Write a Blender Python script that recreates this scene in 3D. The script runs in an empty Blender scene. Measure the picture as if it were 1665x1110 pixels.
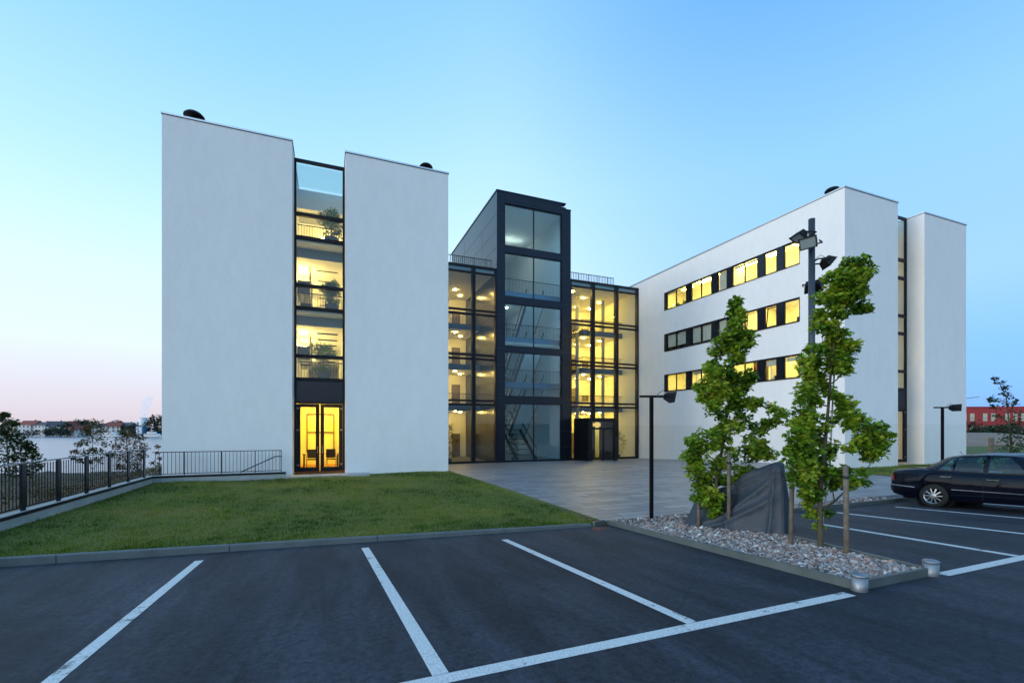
import bpy, math, random
import numpy as np
from mathutils import Vector, Matrix
random.seed(7); RNG = np.random.default_rng(7)
R = math.radians; PI = math.pi
scn = bpy.context.scene
COL = scn.collection
# World axes: u = X along the facades, v = Y away from the car park, z up. Ground at the facades is z = 0.
EYE = 2.25; YAW = R(21.9); CA, SA = math.cos(YAW), math.sin(YAW)
SL = 0.06; V0 = 9.2                                   # the car park rises gently towards the lane
def lotz(v): return SL*(V0-v)
def view(px, py, d):                                   # photo ray at depth d (used once to lay out tree crowns)
    X = (px-832.5)/740*d; Z = EYE-(py-695)/740*d
    return Vector((X*CA+d*SA, -X*SA+d*CA, Z))
def depth_of(p): return p[0]*SA+p[1]*CA

# ------------------------------------------------------------------ materials
def new_mat(name):
    m = bpy.data.materials.new(name); m.use_nodes = True
    nt = m.node_tree; nt.nodes.clear()
    out = nt.nodes.new('ShaderNodeOutputMaterial')
    return m, nt, out
def N(nt, t, **kw):
    n = nt.nodes.new(t)
    for k, v in kw.items(): setattr(n, k, v)
    return n
def pbr(name, col, rough=.6, metal=0., var=None, bump=None, spec=.5, col2=None, attr=None, coat=0., emit=None, alpha=None):
    m, nt, out = new_mat(name)
    b = N(nt, 'ShaderNodeBsdfPrincipled'); nt.links.new(b.outputs[0], out.inputs[0])
    b.inputs['Base Color'].default_value = (*col, 1); b.inputs['Roughness'].default_value = rough
    b.inputs['Metallic'].default_value = metal; b.inputs['Specular IOR Level'].default_value = spec
    b.inputs['Coat Weight'].default_value = coat; b.inputs['Coat Roughness'].default_value = .02
    geo = N(nt, 'ShaderNodeNewGeometry')
    if emit:
        b.inputs['Emission Color'].default_value = (*emit[0], 1); b.inputs['Emission Strength'].default_value = emit[1]
    if attr:
        a = N(nt, 'ShaderNodeAttribute', attribute_name=attr)
        r = N(nt, 'ShaderNodeValToRGB')
        el = r.color_ramp.elements
        cols = col2 if isinstance(col2, list) else [col, col2]
        while len(el) < len(cols): el.new(.5)
        for i, c in enumerate(cols):
            el[i].position = i/(len(cols)-1); el[i].color = (*c, 1)
        nt.links.new(a.outputs['Fac'], r.inputs[0]); nt.links.new(r.outputs[0], b.inputs['Base Color'])
    elif var:
        n = N(nt, 'ShaderNodeTexNoise'); n.inputs['Scale'].default_value = var[0]; n.inputs['Detail'].default_value = 8
        n.inputs['Roughness'].default_value = .65
        nt.links.new(geo.outputs['Position'], n.inputs['Vector'])
        r = N(nt, 'ShaderNodeValToRGB'); el = r.color_ramp.elements
        el[0].position = .3; el[1].position = .7
        c2 = col2 or tuple(c*(1-var[1]) for c in col)
        el[0].color = (*c2, 1); el[1].color = (*col, 1)
        nt.links.new(n.outputs[0], r.inputs[0]); nt.links.new(r.outputs[0], b.inputs['Base Color'])
    if bump:
        n = N(nt, 'ShaderNodeTexNoise'); n.inputs['Scale'].default_value = bump[0]; n.inputs['Detail'].default_value = 6
        nt.links.new(geo.outputs['Position'], n.inputs['Vector'])
        bp = N(nt, 'ShaderNodeBump'); bp.inputs['Strength'].default_value = bump[1]; bp.inputs['Distance'].default_value = .02
        nt.links.new(n.outputs[0], bp.inputs['Height']); nt.links.new(bp.outputs[0], b.inputs['Normal'])
    return m
def emitter(name, col, s):
    m, nt, out = new_mat(name)
    e = N(nt, 'ShaderNodeEmission'); e.inputs[0].default_value = (*col, 1); e.inputs[1].default_value = s
    nt.links.new(e.outputs[0], out.inputs[0]); return m
def glass(name, tint, refl=1.0, base=.04, rough=0.0):
    m, nt, out = new_mat(name)
    t = N(nt, 'ShaderNodeBsdfTransparent'); t.inputs[0].default_value = (*tint, 1)
    g = N(nt, 'ShaderNodeBsdfGlossy'); g.inputs['Roughness'].default_value = rough
    g.inputs['Color'].default_value = (refl, refl, refl, 1)
    f = N(nt, 'ShaderNodeFresnel'); f.inputs['IOR'].default_value = 1.5
    a = N(nt, 'ShaderNodeMath', operation='ADD'); a.inputs[1].default_value = base; a.use_clamp = True
    nt.links.new(f.outputs[0], a.inputs[0])
    ge = N(nt, 'ShaderNodeNewGeometry'); iv = N(nt, 'ShaderNodeMath', operation='SUBTRACT'); iv.inputs[0].default_value = 1
    nt.links.new(ge.outputs['Backfacing'], iv.inputs[1])
    am = N(nt, 'ShaderNodeMath', operation='MULTIPLY'); nt.links.new(a.outputs[0], am.inputs[0]); nt.links.new(iv.outputs[0], am.inputs[1]); a = am
    mx = N(nt, 'ShaderNodeMixShader'); nt.links.new(a.outputs[0], mx.inputs[0])
    nt.links.new(t.outputs[0], mx.inputs[1]); nt.links.new(g.outputs[0], mx.inputs[2])
    nt.links.new(mx.outputs[0], out.inputs[0]); return m
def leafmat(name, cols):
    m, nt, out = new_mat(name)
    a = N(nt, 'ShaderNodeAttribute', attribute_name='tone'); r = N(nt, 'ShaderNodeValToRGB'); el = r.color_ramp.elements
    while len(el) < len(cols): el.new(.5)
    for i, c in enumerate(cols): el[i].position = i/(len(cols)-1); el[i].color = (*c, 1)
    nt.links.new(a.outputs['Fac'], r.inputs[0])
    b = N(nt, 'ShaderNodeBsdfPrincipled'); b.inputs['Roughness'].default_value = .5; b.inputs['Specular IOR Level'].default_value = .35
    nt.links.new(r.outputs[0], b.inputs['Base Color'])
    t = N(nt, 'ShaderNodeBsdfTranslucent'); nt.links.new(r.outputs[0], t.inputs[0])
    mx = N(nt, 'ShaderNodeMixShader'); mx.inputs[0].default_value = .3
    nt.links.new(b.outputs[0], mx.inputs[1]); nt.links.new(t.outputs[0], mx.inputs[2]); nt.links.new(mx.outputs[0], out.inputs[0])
    return m

def plaster():
    m, nt, out = new_mat('white_render')
    b = N(nt, 'ShaderNodeBsdfPrincipled'); b.inputs['Roughness'].default_value = .85; b.inputs['Specular IOR Level'].default_value = .2
    geo = N(nt, 'ShaderNodeNewGeometry'); sep = N(nt, 'ShaderNodeSeparateXYZ'); nt.links.new(geo.outputs['Position'], sep.inputs[0])
    n1 = N(nt, 'ShaderNodeTexNoise'); n1.inputs['Scale'].default_value = .35; n1.inputs['Detail'].default_value = 9; n1.inputs['Roughness'].default_value = .7
    mp = N(nt, 'ShaderNodeMapping'); mp.inputs['Scale'].default_value = (1, 1, .45)
    nt.links.new(geo.outputs['Position'], mp.inputs[0]); nt.links.new(mp.outputs[0], n1.inputs['Vector'])
    r = N(nt, 'ShaderNodeValToRGB'); el = r.color_ramp.elements
    el[0].position = .3; el[0].color = (.795, .80, .806, 1); el[1].position = .7; el[1].color = (.835, .838, .84, 1)
    nt.links.new(n1.outputs[0], r.inputs[0])
    # the lowest coat (below 2.45 m) is a slightly greyer mix
    lt = N(nt, 'ShaderNodeMath', operation='LESS_THAN'); lt.inputs[1].default_value = 2.45; nt.links.new(sep.outputs[2], lt.inputs[0])
    gt = N(nt, 'ShaderNodeMath', operation='GREATER_THAN'); gt.inputs[1].default_value = 20.; nt.links.new(sep.outputs[0], gt.inputs[0])
    mu = N(nt, 'ShaderNodeMath', operation='MULTIPLY'); nt.links.new(lt.outputs[0], mu.inputs[0]); nt.links.new(gt.outputs[0], mu.inputs[1])
    mix = N(nt, 'ShaderNodeMixRGB', blend_type='MULTIPLY'); mix.inputs[2].default_value = (.93, .93, .92, 1)
    ns = N(nt, 'ShaderNodeTexNoise'); ns.inputs['Scale'].default_value = 2.2; ns.inputs['Detail'].default_value = 7; ns.inputs['Roughness'].default_value = .7
    ms = N(nt, 'ShaderNodeMapping'); ms.inputs['Scale'].default_value = (1.3, 1.3, .5); nt.links.new(geo.outputs['Position'], ms.inputs[0]); nt.links.new(ms.outputs[0], ns.inputs['Vector'])
    rs = N(nt, 'ShaderNodeValToRGB'); es = rs.color_ramp.elements; es[0].position = .30; es[0].color = (.955, .955, .95, 1); es[1].position = .6; es[1].color = (1, 1, 1, 1)
    nt.links.new(ns.outputs[0], rs.inputs[0])
    mr_ = N(nt, 'ShaderNodeMixRGB', blend_type='MULTIPLY'); mr_.inputs[0].default_value = 1; nt.links.new(r.outputs[0], mr_.inputs[1]); nt.links.new(rs.outputs[0], mr_.inputs[2]); r = mr_
    nt.links.new(mu.outputs[0], mix.inputs[0]); nt.links.new(r.outputs[0], mix.inputs[1]); nt.links.new(mix.outputs[0], b.inputs['Base Color'])
    n2 = N(nt, 'ShaderNodeTexNoise'); n2.inputs['Scale'].default_value = 9; n2.inputs['Detail'].default_value = 8; n2.inputs['Roughness'].default_value = .75
    mp2 = N(nt, 'ShaderNodeMapping'); mp2.inputs['Scale'].default_value = (1, 1, 1.8)
    nt.links.new(geo.outputs['Position'], mp2.inputs[0]); nt.links.new(mp2.outputs[0], n2.inputs['Vector'])
    bp = N(nt, 'ShaderNodeBump'); bp.inputs['Strength'].default_value = .5; bp.inputs['Distance'].default_value = .03
    nt.links.new(n2.outputs[0], bp.inputs['Height']); nt.links.new(bp.outputs[0], b.inputs['Normal'])
    nt.links.new(b.outputs[0], out.inputs[0]); return m

def asphalt():
    m, nt, out = new_mat('asphalt')
    b = N(nt, 'ShaderNodeBsdfPrincipled'); geo = N(nt, 'ShaderNodeNewGeometry')
    n1 = N(nt, 'ShaderNodeTexNoise'); n1.inputs['Scale'].default_value = .9; n1.inputs['Detail'].default_value = 7; n1.inputs['Roughness'].default_value = .6
    mp = N(nt, 'ShaderNodeMapping'); mp.inputs['Rotation'].default_value = (0, 0, R(8)); mp.inputs['Scale'].default_value = (1.0, .3, 1)
    nt.links.new(geo.outputs['Position'], mp.inputs[0]); nt.links.new(mp.outputs[0], n1.inputs['Vector'])
    r = N(nt, 'ShaderNodeValToRGB'); el = r.color_ramp.elements
    el[0].position = .3; el[0].color = (.0125, .015, .022, 1); el[1].position = .7; el[1].color = (.034, .039, .052, 1)
    nt.links.new(n1.outputs[0], r.inputs[0])
    n2 = N(nt, 'ShaderNodeTexNoise'); n2.inputs['Scale'].default_value = 85; n2.inputs['Detail'].default_value = 6; n2.inputs['Roughness'].default_value = .8
    nt.links.new(geo.outputs['Position'], n2.inputs['Vector'])
    r2 = N(nt, 'ShaderNodeValToRGB'); e2 = r2.color_ramp.elements
    e2[0].position = .35; e2[0].color = (.45, .45, .45, 1); e2[1].position = .66; e2[1].color = (1.6, 1.6, 1.6, 1)
    nt.links.new(n2.outputs[0], r2.inputs[0])
    mx = N(nt, 'ShaderNodeMixRGB', blend_type='MULTIPLY'); mx.inputs[0].default_value = 1
    nt.links.new(r.outputs[0], mx.inputs[1]); nt.links.new(r2.outputs[0], mx.inputs[2])
    # dark oily stains
    n3 = N(nt, 'ShaderNodeTexNoise'); n3.inputs['Scale'].default_value = .55; n3.inputs['Detail'].default_value = 4
    nt.links.new(geo.outputs['Position'], n3.inputs['Vector'])
    r3 = N(nt, 'ShaderNodeValToRGB'); e3 = r3.color_ramp.elements
    e3[0].position = .60; e3[0].color = (1, 1, 1, 1); e3[1].position = .74; e3[1].color = (.5, .5, .52, 1)
    nt.links.new(n3.outputs[0], r3.inputs[0])
    mx2 = N(nt, 'ShaderNodeMixRGB', blend_type='MULTIPLY'); mx2.inputs[0].default_value = 1
    nt.links.new(mx.outputs[0], mx2.inputs[1]); nt.links.new(r3.outputs[0], mx2.inputs[2])
    n5 = N(nt, 'ShaderNodeTexNoise'); n5.inputs['Scale'].default_value = 15; n5.inputs['Detail'].default_value = 5; n5.inputs['Roughness'].default_value = .75
    nt.links.new(geo.outputs['Position'], n5.inputs['Vector'])
    r5 = N(nt, 'ShaderNodeValToRGB'); e5 = r5.color_ramp.elements; e5[0].position = .32; e5[0].color = (.5, .5, .5, 1); e5[1].position = .68; e5[1].color = (1.7, 1.7, 1.7, 1)
    nt.links.new(n5.outputs[0], r5.inputs[0])
    mg = N(nt, 'ShaderNodeMixRGB', blend_type='MULTIPLY'); mg.inputs[0].default_value = 1; nt.links.new(mx2.outputs[0], mg.inputs[1]); nt.links.new(r5.outputs[0], mg.inputs[2])
    n6 = N(nt, 'ShaderNodeTexNoise'); n6.inputs['Scale'].default_value = 1.7; n6.inputs['Detail'].default_value = 9; n6.inputs['Roughness'].default_value = .72
    m6 = N(nt, 'ShaderNodeMapping'); m6.inputs['Location'].default_value = (3.3, 1.2, 0); nt.links.new(geo.outputs['Position'], m6.inputs[0]); nt.links.new(m6.outputs[0], n6.inputs['Vector'])
    r6 = N(nt, 'ShaderNodeValToRGB'); e6 = r6.color_ramp.elements; e6[0].position = .66; e6[0].color = (1, 1, 1, 1); e6[1].position = .70; e6[1].color = (.38, .38, .4, 1)
    nt.links.new(n6.outputs[0], r6.inputs[0])
    mh_ = N(nt, 'ShaderNodeMixRGB', blend_type='MULTIPLY'); mh_.inputs[0].default_value = 1; nt.links.new(mg.outputs[0], mh_.inputs[1]); nt.links.new(r6.outputs[0], mh_.inputs[2]); mx2 = mh_
    # tyre-worn streaks along the bays and fine cracks
    n4 = N(nt, 'ShaderNodeTexNoise'); n4.inputs['Scale'].default_value = 2.4; n4.inputs['Detail'].default_value = 6; n4.inputs['Roughness'].default_value = .65; n4.inputs['Distortion'].default_value = .4
    m4 = N(nt, 'ShaderNodeMapping'); m4.inputs['Rotation'].default_value = (0, 0, R(-10)); m4.inputs['Scale'].default_value = (1, .16, 1)
    nt.links.new(geo.outputs['Position'], m4.inputs[0]); nt.links.new(m4.outputs[0], n4.inputs['Vector'])
    r4 = N(nt, 'ShaderNodeValToRGB'); e4 = r4.color_ramp.elements; e4[0].position = .34; e4[0].color = (.5, .5, .52, 1); e4[1].position = .62; e4[1].color = (1.35, 1.35, 1.35, 1)
    nt.links.new(n4.outputs[0], r4.inputs[0])
    mx3 = N(nt, 'ShaderNodeMixRGB', blend_type='MULTIPLY'); mx3.inputs[0].default_value = .9
    nt.links.new(mx2.outputs[0], mx3.inputs[1]); nt.links.new(r4.outputs[0], mx3.inputs[2])
    vo = N(nt, 'ShaderNodeTexVoronoi', feature='DISTANCE_TO_EDGE'); vo.inputs['Scale'].default_value = .42
    md = N(nt, 'ShaderNodeMixRGB'); md.inputs[0].default_value = .12; nt.links.new(geo.outputs['Position'], md.inputs[1]); nt.links.new(n3.outputs['Color'], md.inputs[2]); nt.links.new(md.outputs[0], vo.inputs['Vector'])
    rc = N(nt, 'ShaderNodeValToRGB'); ec = rc.color_ramp.elements; ec[0].position = .0; ec[0].color = (.45, .45, .45, 1); ec[1].position = .006; ec[1].color = (1, 1, 1, 1)
    nt.links.new(vo.outputs['Distance'], rc.inputs[0])
    mx4 = N(nt, 'ShaderNodeMixRGB', blend_type='MULTIPLY'); mx4.inputs[0].default_value = .6; nt.links.new(mx3.outputs[0], mx4.inputs[1]); nt.links.new(rc.outputs[0], mx4.inputs[2]); mx2 = mx4
    nt.links.new(mx2.outputs[0], b.inputs['Base Color']); b.inputs['Roughness'].default_value = .75
    b.inputs['Specular IOR Level'].default_value = .35
    bp = N(nt, 'ShaderNodeBump'); bp.inputs['Strength'].default_value = .35; bp.inputs['Distance'].default_value = .006
    nt.links.new(n2.outputs[0], bp.inputs['Height']); nt.links.new(bp.outputs[0], b.inputs['Normal'])
    nt.links.new(b.outputs[0], out.inputs[0]); return m

def paving():
    m, nt, out = new_mat('concrete_paving')
    b = N(nt, 'ShaderNodeBsdfPrincipled'); geo = N(nt, 'ShaderNodeNewGeometry')
    br = N(nt, 'ShaderNodeTexBrick'); br.offset = .37
    br.inputs['Color1'].default_value = (.31, .32, .33, 1); br.inputs['Color2'].default_value = (.18, .19, .205, 1)
    br.inputs['Mortar'].default_value = (.06, .06, .07, 1)
    br.inputs['Scale'].default_value = 1; br.inputs['Mortar Size'].default_value = .017
    br.inputs['Brick Width'].default_value = 1.15; br.inputs['Row Height'].default_value = .42
    nt.links.new(geo.outputs['Position'], br.inputs['Vector'])
    n1 = N(nt, 'ShaderNodeTexNoise'); n1.inputs['Scale'].default_value = 1.6; n1.inputs['Detail'].default_value = 8; n1.inputs['Roughness'].default_value = .7
    nt.links.new(geo.outputs['Position'], n1.inputs['Vector'])
    r = N(nt, 'ShaderNodeValToRGB'); el = r.color_ramp.elements
    el[0].position = .3; el[0].color = (.7, .7, .72, 1); el[1].position = .72; el[1].color = (1.12, 1.12, 1.12, 1)
    nt.links.new(n1.outputs[0], r.inputs[0])
    mx = N(nt, 'ShaderNodeMixRGB', blend_type='MULTIPLY'); mx.inputs[0].default_value = 1
    nt.links.new(br.outputs[0], mx.inputs[1]); nt.links.new(r.outputs[0], mx.inputs[2]); nt.links.new(mx.outputs[0], b.inputs['Base Color'])
    rr = N(nt, 'ShaderNodeMapRange'); rr.inputs['To Min'].default_value = .3; rr.inputs['To Max'].default_value = .6
    nt.links.new(n1.outputs[0], rr.inputs[0]); nt.links.new(rr.outputs[0], b.inputs['Roughness'])
    bp = N(nt, 'ShaderNodeBump'); bp.inputs['Strength'].default_value = .3; bp.inputs['Distance'].default_value = .01
    nt.links.new(br.outputs['Fac'], bp.inputs['Height']); bp.invert = True
    nt.links.new(bp.outputs[0], b.inputs['Normal'])
    nt.links.new(b.outputs[0], out.inputs[0]); return m

def paint_mat():
    m, nt, out = new_mat('road_paint')
    b = N(nt, 'ShaderNodeBsdfPrincipled'); geo = N(nt, 'ShaderNodeNewGeometry')
    n = N(nt, 'ShaderNodeTexNoise'); n.inputs['Scale'].default_value = 60; n.inputs['Detail'].default_value = 6
    n2 = N(nt, 'ShaderNodeTexNoise'); n2.inputs['Scale'].default_value = 2.2; n2.inputs['Detail'].default_value = 8; n2.inputs['Roughness'].default_value = .8
    for q in (n, n2): nt.links.new(geo.outputs['Position'], q.inputs['Vector'])
    r = N(nt, 'ShaderNodeValToRGB'); el = r.color_ramp.elements
    el[0].position = .3; el[0].color = (.45, .45, .44, 1); el[1].position = .6; el[1].color = (.74, .74, .72, 1)
    nt.links.new(n.outputs[0], r.inputs[0])
    r2 = N(nt, 'ShaderNodeValToRGB'); e2 = r2.color_ramp.elements
    e2[0].position = .37; e2[0].color = (.14, .14, .15, 1); e2[1].position = .42; e2[1].color = (1, 1, 1, 1)
    nt.links.new(n2.outputs[0], r2.inputs[0])
    mx = N(nt, 'ShaderNodeMixRGB', blend_type='MULTIPLY'); mx.inputs[0].default_value = 1
    nt.links.new(r.outputs[0], mx.inputs[1]); nt.links.new(r2.outputs[0], mx.inputs[2])
    nt.links.new(mx.outputs[0], b.inputs['Base Color']); b.inputs['Roughness'].default_value = .6
    nt.links.new(b.outputs[0], out.inputs[0]); return m

def water_mat():
    m, nt, out = new_mat('river_water')
    b = N(nt, 'ShaderNodeBsdfPrincipled'); geo = N(nt, 'ShaderNodeNewGeometry')
    b.inputs['Base Color'].default_value = (.10, .17, .26, 1); b.inputs['Roughness'].default_value = .22
    n = N(nt, 'ShaderNodeTexNoise'); n.inputs['Scale'].default_value = .22; n.inputs['Detail'].default_value = 5
    mp = N(nt, 'ShaderNodeMapping'); mp.inputs['Rotation'].default_value = (0, 0, YAW); mp.inputs['Scale'].default_value = (.35, 1, 1)
    nt.links.new(geo.outputs['Position'], mp.inputs[0]); nt.links.new(mp.outputs[0], n.inputs['Vector'])
    bp = N(nt, 'ShaderNodeBump'); bp.inputs['Strength'].default_value = .8; bp.inputs['Distance'].default_value = .8
    nt.links.new(n.outputs[0], bp.inputs['Height']); nt.links.new(bp.outputs[0], b.inputs['Normal'])
    nt.links.new(b.outputs[0], out.inputs[0]); return m

M = {}
M['plaster'] = plaster(); M['asphalt'] = asphalt(); M['paving'] = paving(); M['paint'] = paint_mat(); M['water'] = water_mat()
M['cap'] = pbr('parapet_flashing', (.62, .66, .70), .35, .6)
M['seam'] = pbr('dark_seam', (.02, .02, .025), .7)
M['clad'] = pbr('navy_cladding', (.020, .025, .038), .2, .5, var=(.6, .2), spec=.4)
M['frame'] = pbr('anthracite_frame', (.009, .010, .016), .45, 0, spec=.2)
M['black'] = pbr('black_metal', (.008, .009, .012), .5, 0, spec=.2)
M['steel'] = pbr('galvanised_steel', (.30, .33, .36), .5, .7, var=(12, .25))
M['concrete'] = pbr('pale_concrete', (.42, .44, .44), .8, var=(1.5, .3), bump=(40, .2))
M['kerb'] = pbr('kerb_stone', (.12, .15, .16), .75, var=(2.5, .35), bump=(60, .25))
M['edge'] = pbr('edging_metal', (.14, .17, .17), .5, .3, var=(2.5, .35))
M['glass'] = glass('facade_glass', (.86, .92, .92), 1., .015)
M['tglass'] = glass('tower_glass', (.74, .90, .97), 1., .03)
M['wglass'] = glass('window_glass', (.92, .94, .92), 1., .0)
M['cglass'] = glass('car_glass', (.42, .62, .62), 1., .02)
M['fascia'] = pbr('slab_edge_sky_tint', (.07, .13, .19), .35)  # dark slab edge with the sky's blue reflection put into its colour
M['white'] = pbr('interior_white', (.78, .77, .74), .8)
M['tread'] = pbr('stair_tread', (.10, .08, .06), .6)
M['doorwood'] = pbr('interior_door', (.16, .13, .11), .5)
M['floor'] = pbr('hall_floor', (.16, .17, .18), .3)
WARM = (1., .62, .09)
M['lampw'] = emitter('warm_ceiling_lamp', (1., .71, .14), 31)
M['lamps'] = emitter('warm_strip_lamp', (1., .66, .17), 42)
M['lampd'] = emitter('downlight', (1., .60, .08), 300)
M['lampdl'] = emitter('side_downlight', (1., .60, .13), 210)
M['lampdoor'] = emitter('meeting_room_lamp', (1., .58, .03), 30)
M['lampc'] = emitter('stair_downlight', (.9, .95, .85), 85)
M['tower_fill'] = emitter('stairwell_fill_lamp', (1., .93, .75), 9)
M['dirt'] = pbr('rough_ground', (.05, .05, .028), .95, var=(.5, .6), col2=(.09, .07, .045), bump=(5, .6))
M['lawn'] = pbr('lawn_soil', (.08, .12, .008), .95, var=(1.1, .5), col2=(.14, .12, .022), bump=(30, .5))
M['blade'] = leafmat('grass_blades', [(.024, .056, .003), (.085, .16, .006), (.20, .24, .025), (.30, .24, .06)])
M['leaf'] = leafmat('maple_leaves', [(.025, .075, .006), (.10, .22, .013), (.23, .37, .022), (.31, .35, .03)])
M['leafd'] = leafmat('dark_leaves', [(.010, .022, .008), (.025, .048, .014), (.045, .075, .02)])
M['leafr'] = leafmat('autumn_leaves', [(.02, .035, .012), (.045, .06, .02), (.10, .07, .03), (.13, .05, .025)])
M['leaffar'] = leafmat('far_leaves', [(.022, .038, .026), (.038, .06, .036), (.06, .085, .05)])
M['bark'] = pbr('bark', (.10, .085, .055), .9, var=(14, .5), bump=(40, .8))
M['stake'] = pbr('weathered_stake', (.20, .165, .13), .9, var=(9, .5), bump=(35, .8))
M['cane'] = pbr('bamboo_cane', (.5, .48, .44), .6)
M['tarp'] = pbr('grey_tarpaulin', (.034, .050, .072), .6, var=(3, .3), bump=(7, .9))
M['pebble'] = pbr('pebbles', (.3, .28, .27), .7, attr='tone', col2=[(.06, .055, .055), (.30, .17, .13), (.45, .39, .35), (.15, .15, .17), (.72, .69, .65)])
M['bed'] = pbr('bed_soil', (.11, .10, .095), .95, bump=(40, .8))
M['carpaint'] = pbr('navy_car_paint', (.002, .003, .010), .5, 0, spec=.05, coat=.5)
M['rubber'] = pbr('rubber', (.012, .012, .013), .8)
M['chrome'] = pbr('chrome', (.7, .72, .75), .15, 1.)
M['rim'] = pbr('alloy_rim', (.62, .64, .68), .3, .9)
M['tail'] = pbr('tail_lamp', (.30, .008, .008), .2, coat=1.)
M['cabin'] = pbr('car_cabin', (.03, .035, .04), .8)
M['rust'] = pbr('rusty_iron', (.14, .05, .03), .85, var=(20, .5))
M['redwall'] = pbr('red_cladding', (.42, .035, .04), .6, var=(.2, .15))
M['pane_far'] = pbr('pale_pane', (.55, .5, .4), .3)
M['blind'] = pbr('window_blind', (.62, .6, .52), .7)
M['mound'] = pbr('gravel_mound', (.36, .24, .18), .95, var=(.7, .3), bump=(6, .6))
M['housew'] = pbr('house_wall', (.62, .60, .58), .8)
M['housec'] = pbr('cream_wall', (.45, .38, .30), .8)
M['housedark'] = pbr('brick_wall', (.20, .11, .09), .8)
M['roofr'] = pbr('red_roof_tiles', (.28, .085, .06), .8, var=(1.5, .3))
M['roofd'] = pbr('slate_roof', (.09, .085, .10), .8)
M['houseglass'] = pbr('dark_house_pane', (.05, .06, .08), .2)
M['boat'] = pbr('white_hull', (.78, .79, .80), .4)
M['boatglass'] = pbr('boat_windows', (.03, .035, .05), .2)
M['tower_far'] = pbr('cooling_tower_concrete', (.50, .55, .58), .9)
M['blueclad'] = pbr('blue_cladding', (.10, .22, .38), .5)
M['pot'] = pbr('planter', (.05, .055, .06), .6)
M['furn'] = pbr('black_furniture', (.012, .012, .012), .6)
M['desk'] = pbr('desk_top', (.4, .33, .24), .5)
M['board'] = pbr('pin_board', (.55, .45, .25), .8)

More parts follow.
